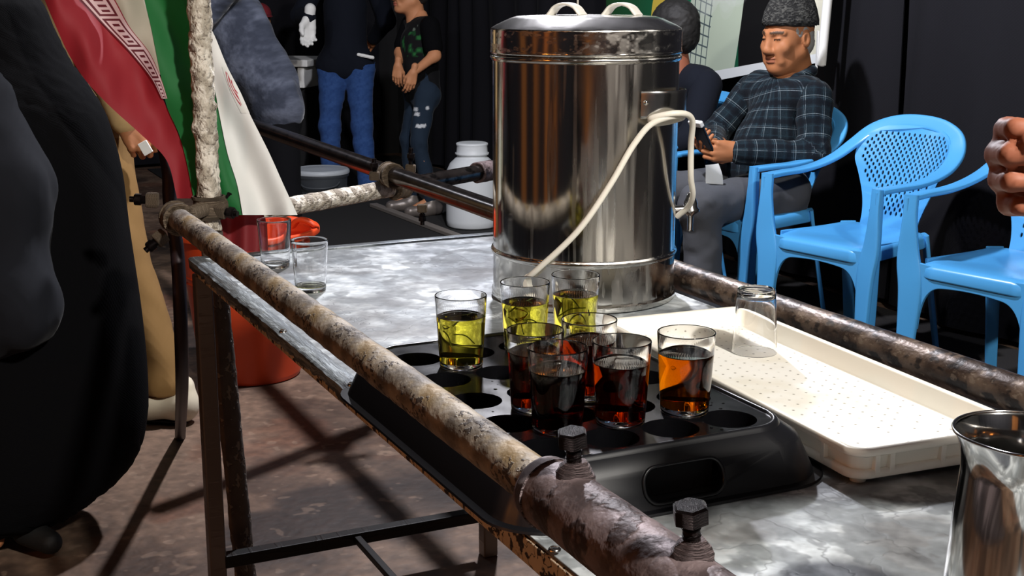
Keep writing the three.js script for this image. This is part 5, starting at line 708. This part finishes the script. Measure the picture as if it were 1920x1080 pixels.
{ // jeans, seen from behind
  const d = 8.6, fw = U.clone(), foot = (x, dd) => [ax(x, 0.09, dd), ax(x, 0.04, dd).addScaledVector(U, 0.14)], a0 = foot(622, 8.55), a1 = foot(688, 8.5);
  const J = { f: frame(ax(646, 1.56, d).addScaledVector(U, 0.05), fw), fwd: fw, neck: ax(646, 1.4, d), chest: ax(647, 1.18, d), pelvis: ax(649, 0.88, d), sh: [ax(592, 1.34, d), ax(702, 1.34, d)], el: [ax(563, 1.13, d - 0.05), ax(724, 1.1, d + 0.1)], wr: [ax(580, 1.125, d - 0.25), ax(700, 0.98, d + 0.3)], hip: [ax(625, 0.82, d), ax(673, 0.82, d)], kn: [ax(618, 0.44, d - 0.02), ax(679, 0.44, d - 0.04)], an: [a0[0], a1[0]], toe: [a0[1], a1[1]] };
  const glove = handPrims(J.wr[0], V3(-0.12, -1, 0.1), U.clone().negate(), 1, 1.12, relaxed);
  const jeans = withUV(folds(sdf(legsCloth(J, 0.008, -0.004), 0.011), wrinkle(0.006, 12, 371, [0.8, 1.5, 0.8])), (q) => [q.x * 3 + q.z, q.y * 3]);
  const tail = sdf([C(ax(672, 0.895, d - 0.125), ax(699, 0.875, d - 0.1), 0.012, 0.012)], 0.006);
  thing('person', 'standing man in blue jeans and black shirt seen from behind with one white glove', 'person', [['body', bodyMesh(J, 1.05, 'tan', [handOf(J, 1, V3(0, 0, 1), 1, 1, relaxed)]), M2.skin], ['shirt', folds(sdf([...torsoCloth(J, 0.012, { hem: -0.04 })], 0.013), wrinkle(0.007, 8, 375)), M.navyCloth, { subs: [['undershirt_hem', tail, M.white]] }], ['sleeve', sdf(sleeve(J, 0, 0.01), 0.012), M.navyCloth], ['sleeve', sdf(sleeve(J, 1, 0.01), 0.012), M.navyCloth], ['jeans', jeans, clothM({ map: denimT, sheen: 0.1 })], ['glove', sdf(glove.map((q) => ({ ...q, ra: q.ra * 1.22, rb: q.rb * 1.22, k: 0.014 })), 0.005), M.white], ['hair', hairGeo(J.f, 1.08), M.hair], ['shoe', shoe(a0[0], a0[1]), M.white], ['shoe', shoe(a1[0], a1[1]), M.white]]);
}
{ // boy
  const d = 7.9, fw = V3(-0.9, 0, 0.36).normalize(), toeOf = (a) => a.clone().addScaledVector(fw, 0.13).setY(0.045), an = [ax(808, 0.1, 7.8), ax(772, 0.1, 8.0)];
  const J = { f: frame(ax(767, 1.285, 7.88), fw), fwd: fw, neck: ax(789, 1.145, d), chest: ax(787, 0.99, d), pelvis: ax(792, 0.74, d), sh: [ax(806, 1.09, 7.78), ax(770, 1.09, 8.02)], el: [ax(815, 0.925, 7.72), ax(751, 0.93, 7.95)], wr: [ax(775, 0.835, 7.62), ax(746, 0.862, 7.82)], hip: [ax(799, 0.69, 7.84), ax(783, 0.69, 7.96)], kn: [ax(785, 0.43, 7.76), ax(766, 0.43, 7.95)], an, toe: an.map(toeOf) };
  const tee = sdf([...torsoCloth(J, -0.016, { hem: 0.02 }), SUB(C(J.f.at(0, -0.12, -0.02), J.f.at(0, -0.06, 0), 0.055, 0.06, 0.01))], 0.0075), c0 = ax(772, 1.0, 7.78), prn = paint(folds(tee, wrinkle(0.004, 16, 381)), (q) => { const s = q.clone().sub(c0), x = s.dot(V3(0.36, 0, 0.9)), y = s.y - 0.02; if (s.dot(fw) < -0.1) return '#0d0d0f'; const n = noise3(q.x * 42, q.y * 42, q.z * 42, 383); if (Math.hypot(x / 0.085, (y + 0.03) / 0.075) < 1 && n > -0.1) return n > 0.28 ? '#235c2e' : '#143a1e'; if (Math.hypot(x / 0.04, (y - 0.07) / 0.04) < 1 && n > 0.1) return '#5d655c'; return '#0d0d0f'; });
  const sl = (k) => sdf(sleeve({ sh: J.sh, el: J.el }, k, -0.004, 0.72), 0.009), jm = paint(folds(sdf(legsCloth(J, -0.014, -0.01), 0.009), wrinkle(0.006, 14, 385)), (q) => { for (const [x, y, w] of [[776, 205, 7], [781, 214, 5], [789, 236, 10], [802, 202, 3]]) { const c = at(x, y, 7.75); if (Math.abs(q.x - c.x) < w * 0.003 && Math.abs(q.y - c.y) < 0.01 && q.z > c.z - 0.12) return '#b9bcc0'; } return '#1c2836'; });
  thing('person', 'standing boy in a black T-shirt with a green print and dark patched jeans', 'person', [['body', bodyMesh(J, 1.0, 'child', [handOf({ wr: J.wr, el: [J.wr[0].clone().add(V3(0.05, 0.2, -0.02)), null] }, 0, V3(-0.3, 0, -1), -1, 0.76, relaxed), handOf({ wr: J.wr, el: [null, J.wr[1].clone().add(V3(0.02, 0.2, -0.02))] }, 1, V3(0.2, 0, -1), 1, 0.76, relaxed)], {}, 0.84), M2.skin], ['shirt', prn, cloth(0xffffff, { vertexColors: true, sheen: 0.05 })], ['sleeve', sl(0), M.blackCloth], ['sleeve', sl(1), M.blackCloth], ['jeans', jm, cloth(0xffffff, { vertexColors: true, sheen: 0.1 })], ['hair', hairGeo(J.f, 1.05), M.hair], ['shoe', shoe(J.an[0], J.toe[0], 0.038), M.legPaint], ['shoe', shoe(J.an[1], J.toe[1], 0.038), M.legPaint]]);
}
{ // man in the grey blue jacket, leaning away
  const d = 5.65, fw = V3(-0.85, 0, -0.5).normalize(), an = [ax(545, 0.1, 5.5), ax(505, 0.1, 5.75)];
  const J = { f: frame(ax(335, 1.52, d), fw.clone().add(V3(0, -0.5, 0))), fwd: fw, neck: ax(385, 1.36, d), chest: ax(432, 1.16, d), pelvis: ax(496, 0.9, d), sh: [ax(420, 1.33, 5.42), ax(385, 1.28, 5.78)], el: [ax(345, 1.12, 5.4), ax(320, 1.05, 5.8)], wr: [ax(270, 1.08, 5.5), ax(255, 1.02, 5.75)], hip: [ax(518, 0.8, 5.58), ax(500, 0.8, 5.7)], kn: [ax(532, 0.45, 5.5), ax(515, 0.45, 5.72)], an, toe: an.map((a) => a.clone().addScaledVector(fw, 0.15).setY(0.045)) };
  const jk = pair(256, 256, (x, y) => { const a = fbm(x * 5, y * 5, 5, 5, 391), b = fbm(x * 20, y * 20, 20, 3, 392); return [...mix3([36, 40, 50], [70, 74, 85], smooth(0.3, 0.75, 0.7 * a + 0.3 * b)), 0.6 * a + 0.4 * b]; }, [1, 1]);
  const hemP = [C(ax(450, 0.98, d), ax(514, 0.85, d - 0.08), 0.13, 0.09, 0.05), C(ax(465, 0.97, d - 0.06), ax(528, 0.85, d - 0.1), 0.11, 0.055, 0.04), C(ax(492, 0.86, d), ax(512, 0.86, d - 0.06), 0.125, 0.115, 0.04), SUB(C(ax(440, 0.55, d - 0.3), ax(640, 0.57, d - 0.3), 0.16, 0.16, 0.01)), SUB(C(ax(440, 0.55, d), ax(640, 0.57, d), 0.17, 0.17, 0.01))];
  const jac = withUV(folds(sdf([...torsoCloth(J, 0.022, { hem: -0.02 }), ...hemP], 0.012), wrinkle(0.011, 8, 395, [1, 1, 1])), (q) => [q.x * 3 + q.z, q.y * 3]), jm = clothM({ map: jk[0], bumpMap: jk[1], bumpScale: 0.006, sheen: 0.3 }), sl = (k) => withUV(folds(sdf(sleeve(J, k, 0.016), 0.012), wrinkle(0.009, 10, 397)), (q) => [q.x * 3 + q.z, q.y * 3]);
  thing('person', 'man in a grey blue jacket and black trousers leaning away behind the flag', 'person', [['body', bodyMesh(J, 1.05, 'tan', [handOf(J, 0, V3(0, -1, 0), -1, 1, relaxed), handOf(J, 1, V3(0, -1, 0), 1, 1, relaxed)]), M2.skin], ['jacket', jac, jm], ['sleeve', sl(0), jm], ['sleeve', sl(1), jm], ['trousers', sdf(legsCloth({ ...J, pelvis: J.hip[0].clone().lerp(J.hip[1], 0.5).add(V3(0, -0.05, 0)) }, 0.012), 0.013), M.blackCloth], ['hair', hairGeo(J.f, 1.08), M.hair], ['shoe', shoe(J.an[0], J.toe[0]), M.blackPlastic], ['shoe', shoe(J.an[1], J.toe[1]), M.blackPlastic]]);
}
{ // child with a red cap by the counter
  const d = 10.0, fw = V3(0.35, 0, 0.9).normalize(), an = [ax(480, 0.09, d), ax(505, 0.09, d)], J = { f: frame(ax(489, 1.06, d), fw), fwd: fw, neck: ax(489, 0.93, d), chest: ax(490, 0.8, d), pelvis: ax(491, 0.58, d), sh: [ax(521, 0.88, d), ax(459, 0.88, d)], el: [ax(528, 0.7, d - 0.05), ax(452, 0.7, d - 0.05)], wr: [ax(520, 0.6, d - 0.16), ax(462, 0.6, d - 0.16)], hip: [ax(506, 0.54, d), ax(476, 0.54, d)], kn: [ax(506, 0.32, d), ax(478, 0.32, d)], an: [an[1], an[0]], toe: [an[1], an[0]].map((a) => a.clone().addScaledVector(fw, 0.12).setY(0.04)) };
  const f = J.f, cap = merge([sdf([EL(f.at(0, 0.06, -0.015), [0.084, 0.082, 0.1], f.q), SUB(EL(f.at(0, -0.03, 0.0), [0.12, 0.06, 0.14], f.q, 0.006)), EL(f.at(0, 0.045, 0.115), [0.07, 0.01, 0.06], f.q, 0.02)], 0.006, 0.02)]);
  thing('person', 'dim child in dark clothes and a red cap behind the counter', 'person', [['body', bodyMesh(J, 0.95, 'child', [handOf(J, 0, V3(0, 0, -1), -1, 0.8, relaxed), handOf(J, 1, V3(0, 0, -1), 1, 0.8, relaxed)], {}, 0.72), M2.skin], ['shirt', sdf(torsoCloth(J, -0.03), 0.013), M.blackCloth], ['sleeve', sdf(sleeve(J, 0, -0.012), 0.012), M.blackCloth], ['sleeve', sdf(sleeve(J, 1, -0.012), 0.012), M.blackCloth], ['trousers', sdf(legsCloth(J, -0.03), 0.012), M.blackCloth], ['cap', cap, cloth(0x8e3038)], ['shoe', shoe(J.an[0], J.toe[0], 0.036), M.blackPlastic], ['shoe', shoe(J.an[1], J.toe[1], 0.036), M.blackPlastic]]);
}
{ // khaki trousers, walking behind the black cloak
  const d = 4.1, fw = V3(-1, 0, -0.15).normalize(), an = [ax(313, 0.115, 4.08), ax(190, 0.1, 4.35)], J = { f: frame(ax(100, 1.52, 4.2), fw), fwd: fw, neck: ax(125, 1.36, 4.2), chest: ax(140, 1.15, 4.2), pelvis: ax(165, 0.92, 4.2), sh: [ax(170, 1.3, 4.02), ax(105, 1.3, 4.4)], el: [ax(205, 1.06, 3.96), ax(80, 1.05, 4.45)], wr: [ax(238, 0.915, 3.98), ax(50, 0.9, 4.4)], hip: [ax(180, 0.87, 4.1), ax(160, 0.87, 4.3)], kn: [ax(222, 0.52, 4.08), ax(160, 0.47, 4.35)], an, toe: [an[0].clone().addScaledVector(fw, 0.15).setY(0.05), an[1].clone().addScaledVector(fw, 0.15).setY(0.05)] };
  const legs = [C(J.hip[0], J.hip[1], 0.105, 0.105, 0.05), C(J.pelvis, J.pelvis.clone().setY(0.98), 0.11, 0.105, 0.05)]; for (const k of [0, 1]) legs.push(C(J.hip[k], J.kn[k], 0.1, 0.085, 0.03), C(J.kn[k], J.an[k].clone().lerp(J.kn[k], 0.02), 0.082, 0.07, 0.03));
  const tr = folds(sdf([...legs, SUB(EL(J.an[0].clone().add(V3(0, -0.065, 0)), [0.1, 0.05, 0.1], null, 0.01))], 0.01), wrinkle(0.008, 12, 411, [1, 0.5, 1])), kh = cloth(0x7c5f39, { sheen: 0.1 }), h = handPrims(J.wr[0], V3(0.55, -0.8, 0.25), V3(-0.4, -0.2, -1), 1, 1.05, fist, [0.5, 0.7]);
  const slip = (k) => { const a = J.an[k], t = a.clone().addScaledVector(fw, 0.16).setY(0.05), hl = a.clone().addScaledVector(fw, -0.045).setY(0.056); return sdf([C(hl, hl.clone().lerp(t, 0.5), 0.05, 0.047, 0.03), C(hl.clone().lerp(t, 0.5), t, 0.047, 0.04, 0.03), C(hl, hl.clone().add(V3(0.005, 0.06, 0)), 0.04, 0.036, 0.03), SUB(EL(a.clone().addScaledVector(fw, 0.045).setY(0.125), [0.085, 0.05, 0.05], null, 0.012)), SUB(C(V3(hl.x, -0.06, hl.z), V3(t.x, -0.06, t.z), 0.068, 0.068, 0.004))], 0.007); };
  const sole = (k) => { const a = J.an[k], t = a.clone().addScaledVector(fw, 0.17).setY(0.012), hl = a.clone().addScaledVector(fw, -0.05).setY(0.012); return sdf([C(hl, t, 0.012, 0.012), C(hl.clone().add(V3(0, 0, 0.028)), t.clone().add(V3(0, 0, 0.028)), 0.012, 0.012), C(hl.clone().add(V3(0, 0, -0.028)), t.clone().add(V3(0, 0, -0.028)), 0.012, 0.012)], 0.006, 0.03); };
  const cream = std({ color: 0xd9cfb8, roughness: 0.6 });
  thing('person', 'walking person in khaki trousers and cream slippers half hidden by the black cloak', 'person', [['body', bodyMesh(J, 1.05, 'tan', [h, handOf(J, 1, V3(0, 0, 1), 1, 1, relaxed)]), M2.skin], ['shirt', folds(sdf(torsoCloth(J, 0.016), 0.013), wrinkle(0.008, 9, 413)), cloth(0x9a8560)], ['sleeve', sdf(sleeve(J, 0, 0.012), 0.012), cloth(0xc0a070)], ['sleeve', sdf(sleeve(J, 1, 0.012), 0.012), cloth(0xc0a070)], ['trousers', tr, kh], ['hair', hairGeo(J.f, 1.08), M.hair], ['slipper', slip(0), cream, { subs: [['sole', sole(0), M.blackPlastic]] }], ['slipper', slip(1), cream, { subs: [['sole', sole(1), M.blackPlastic]] }]]);
  const w = J.wr[0].clone().add(V3(0.06, -0.075, 0.035)); single('paper_sheet', 'folded white paper in the fist of the khaki walker', 'paper', rbox(0.03, 0.04, 0.005, 0.002).rotateZ(0.5).translate(w.x, w.y, w.z), M.paper);
}
{ // black cloak in the left foreground
  const d = 3.15, E = [[1.5, -250, 1.62], [1.42, -130, 1.6], [1.35, 20, 0], [1.275, 108, 0], [1.2, 134, 0], [1.137, 156, 0], [1.08, 186, 0], [1.02, 212, 0], [0.9, 234, 0], [0.75, 243, 0], [0.52, 258, 0], [0.38, 261, 0], [0.28, 256, 0], [0.2, 238, 0], [0.14, 205, 0], [0.09, 158, 0], [0.055, 118, 0]], cx = -1.36, cz = -3.08;
  const c = new THREE.CatmullRomCurve3(E.map(([y, x]) => V3(ax(x, y, d).x, y, 0)), false, 'centripetal'), rows = [], N = 120;
  for (let j = 0; j <= 90; j++) { const q = c.getPoint(j / 90), y = q.y, R = q.x - cx, rz = lerp(0.2, 0.3, smooth(1.35, 0.8, y)) * smooth(0.0, 0.16, y + 0.06), cxx = cx - 0.02 * smooth(0.3, 0, y); rows.push(Array.from({ length: N }, (_, i) => { const a = i / N * 6.2832, fo = smooth(1.35, 0.7, y) * smooth(0.03, 0.2, y), f = 1 + fo * (0.035 * Math.sin(a * 7 + 1.2 * noise3(a * 1.3, y * 2, 0, 421)) + 0.05 * noise3(Math.cos(a) * 3, y * 1.2, Math.sin(a) * 3, 422)) * (Math.abs(Math.cos(a)) < 0.97 ? 1 : 0.2); return V3(cxx + (q.x - cxx) * Math.cos(a) * lerp(1, f, 0.4), y + 0.004 * noise3(i, j, 0, 423), cz + rz * Math.sin(a) * f); })); }
  const cloak = loft(rows, { cap1: true }), hd = frame(V3(cx, 1.55, cz + 0.0), V3(-0.4, 0, -1));
  const hood = folds(sdf([EL(hd.at(0, 0.02, -0.03), [0.1, 0.125, 0.115], hd.q), C(hd.at(0, -0.05, -0.03), hd.at(0, -0.2, -0.02), 0.1, 0.16, 0.05), SUB(EL(hd.at(0, -0.01, 0.1), [0.068, 0.09, 0.07], hd.q, 0.02))], 0.011), wrinkle(0.005, 12, 425));
  const p = (x, y, z) => V3(cx + x, y, cz + z), J = { f: hd, fwd: V3(-0.4, 0, -1), neck: p(0, 1.4, 0), chest: p(0, 1.2, 0), pelvis: p(0, 0.9, 0), sh: [p(-0.17, 1.33, 0), p(0.17, 1.33, 0)], el: [p(-0.24, 1.08, 0.06), p(0.24, 1.06, 0.08)], wr: [p(-0.12, 0.95, 0.16), p(0.14, 0.93, 0.17)], hip: [p(-0.09, 0.85, 0), p(0.09, 0.85, 0)], kn: [p(-0.1, 0.47, 0), p(0.1, 0.47, 0.02)], an: [p(-0.1, 0.1, 0), p(0.12, 0.1, 0.06)], toe: [p(-0.14, 0.05, -0.14), p(0.16, 0.05, 0.19)] };
  // wide sleeve falling over the forearm
  const sv = folds(sdf([C(ax(-70, 1.2, 2.95), ax(-8, 0.88, 2.9), 0.1, 0.105, 0.08), C(ax(-8, 0.88, 2.9), ax(12, 0.66, 2.9), 0.105, 0.09, 0.08), C(ax(30, 0.62, 2.88), ax(-60, 0.56, 2.9), 0.09, 0.07, 0.08)], 0.012), wrinkle(0.011, 10, 427, [1, 0.8, 1]));
  thing('person', 'person wrapped in a long black cloak walking past in the left foreground', 'person', [['body', bodyMesh(J, 1.0, 'tan', [handOf(J, 0, V3(0, 0, -1), 1, 0.95, relaxed), handOf(J, 1, V3(0, 0, -1), -1, 0.95, relaxed)]), M2.skin], ['cloak', cloak, M.blackCloth], ['hood', hood, M.blackCloth], ['sleeve', sv, cloth(0x14161c)], ['shoe', shoe(J.an[0], J.toe[0]), M.blackPlastic], ['shoe', sdf([C(ax(50, 0.055, 3.14), ax(94, 0.045, 3.1), 0.034, 0.028, 0.02), SUB(C(ax(40, -0.06, 2.98), ax(130, -0.06, 2.94), 0.066, 0.066, 0.004))], 0.008), std({ color: 0x0d0c0b, roughness: 0.7 })]]);
}
{ // person at the right, only the clenched hand in view
  const B = V3(1.12, 0, -1.36), p = (x, y, z) => V3(B.x + x, y, B.z + z), wr = at(2062, 320, 1.06), fw = V3(-1, 0, 0), hd = frame(p(-0.02, 1.58, 0), fw), J = { f: hd, fwd: fw, neck: p(0, 1.44, 0), chest: p(0, 1.22, 0), pelvis: p(0, 0.92, 0), sh: [p(-0.06, 1.36, 0.17), p(0, 1.36, -0.18)], el: [p(-0.34, 1.12, 0.24), p(0.05, 1.08, -0.24)], wr: [wr, p(-0.05, 0.84, -0.26)], hip: [p(0, 0.87, 0.09), p(0, 0.87, -0.09)], kn: [p(-0.02, 0.48, 0.1), p(-0.02, 0.48, -0.1)], an: [p(0.0, 0.1, 0.1), p(0.0, 0.1, -0.1)], toe: [p(-0.15, 0.045, 0.12), p(-0.15, 0.045, -0.12)] };
  const h = handPrims(wr, V3(-1, 0.05, 0.1), V3(0.1, 0.1, 1), 1, 0.95, fist, [0.35, 0.9]), nail = [];
  thing('person', 'person beyond the right edge of whom only a clenched hand shows', 'person', [['body', bodyMesh(J, 1.05, 'dark', [h, handOf(J, 1, V3(0, 0, 1), 1, 1, relaxed)]), M2.skin], ['shirt', folds(sdf(torsoCloth(J, 0.014), 0.013), wrinkle(0.007, 9, 431)), M.blackCloth], ['sleeve', sdf(sleeve({ sh: J.sh, el: J.el, wr: [J.wr[0].clone().lerp(J.el[0], 0.35), J.wr[1]] }, 0, 0.01), 0.012), M.blackCloth], ['sleeve', sdf(sleeve(J, 1, 0.01), 0.012), M.blackCloth], ['trousers', sdf(legsCloth(J, 0.014), 0.013), M.blackCloth], ['hair', hairGeo(hd, 1.08), M.hair], ['shoe', shoe(J.an[0], J.toe[0]), M.blackPlastic], ['shoe', shoe(J.an[1], J.toe[1]), M.blackPlastic]]);
}

renderer.render(scene, camera);
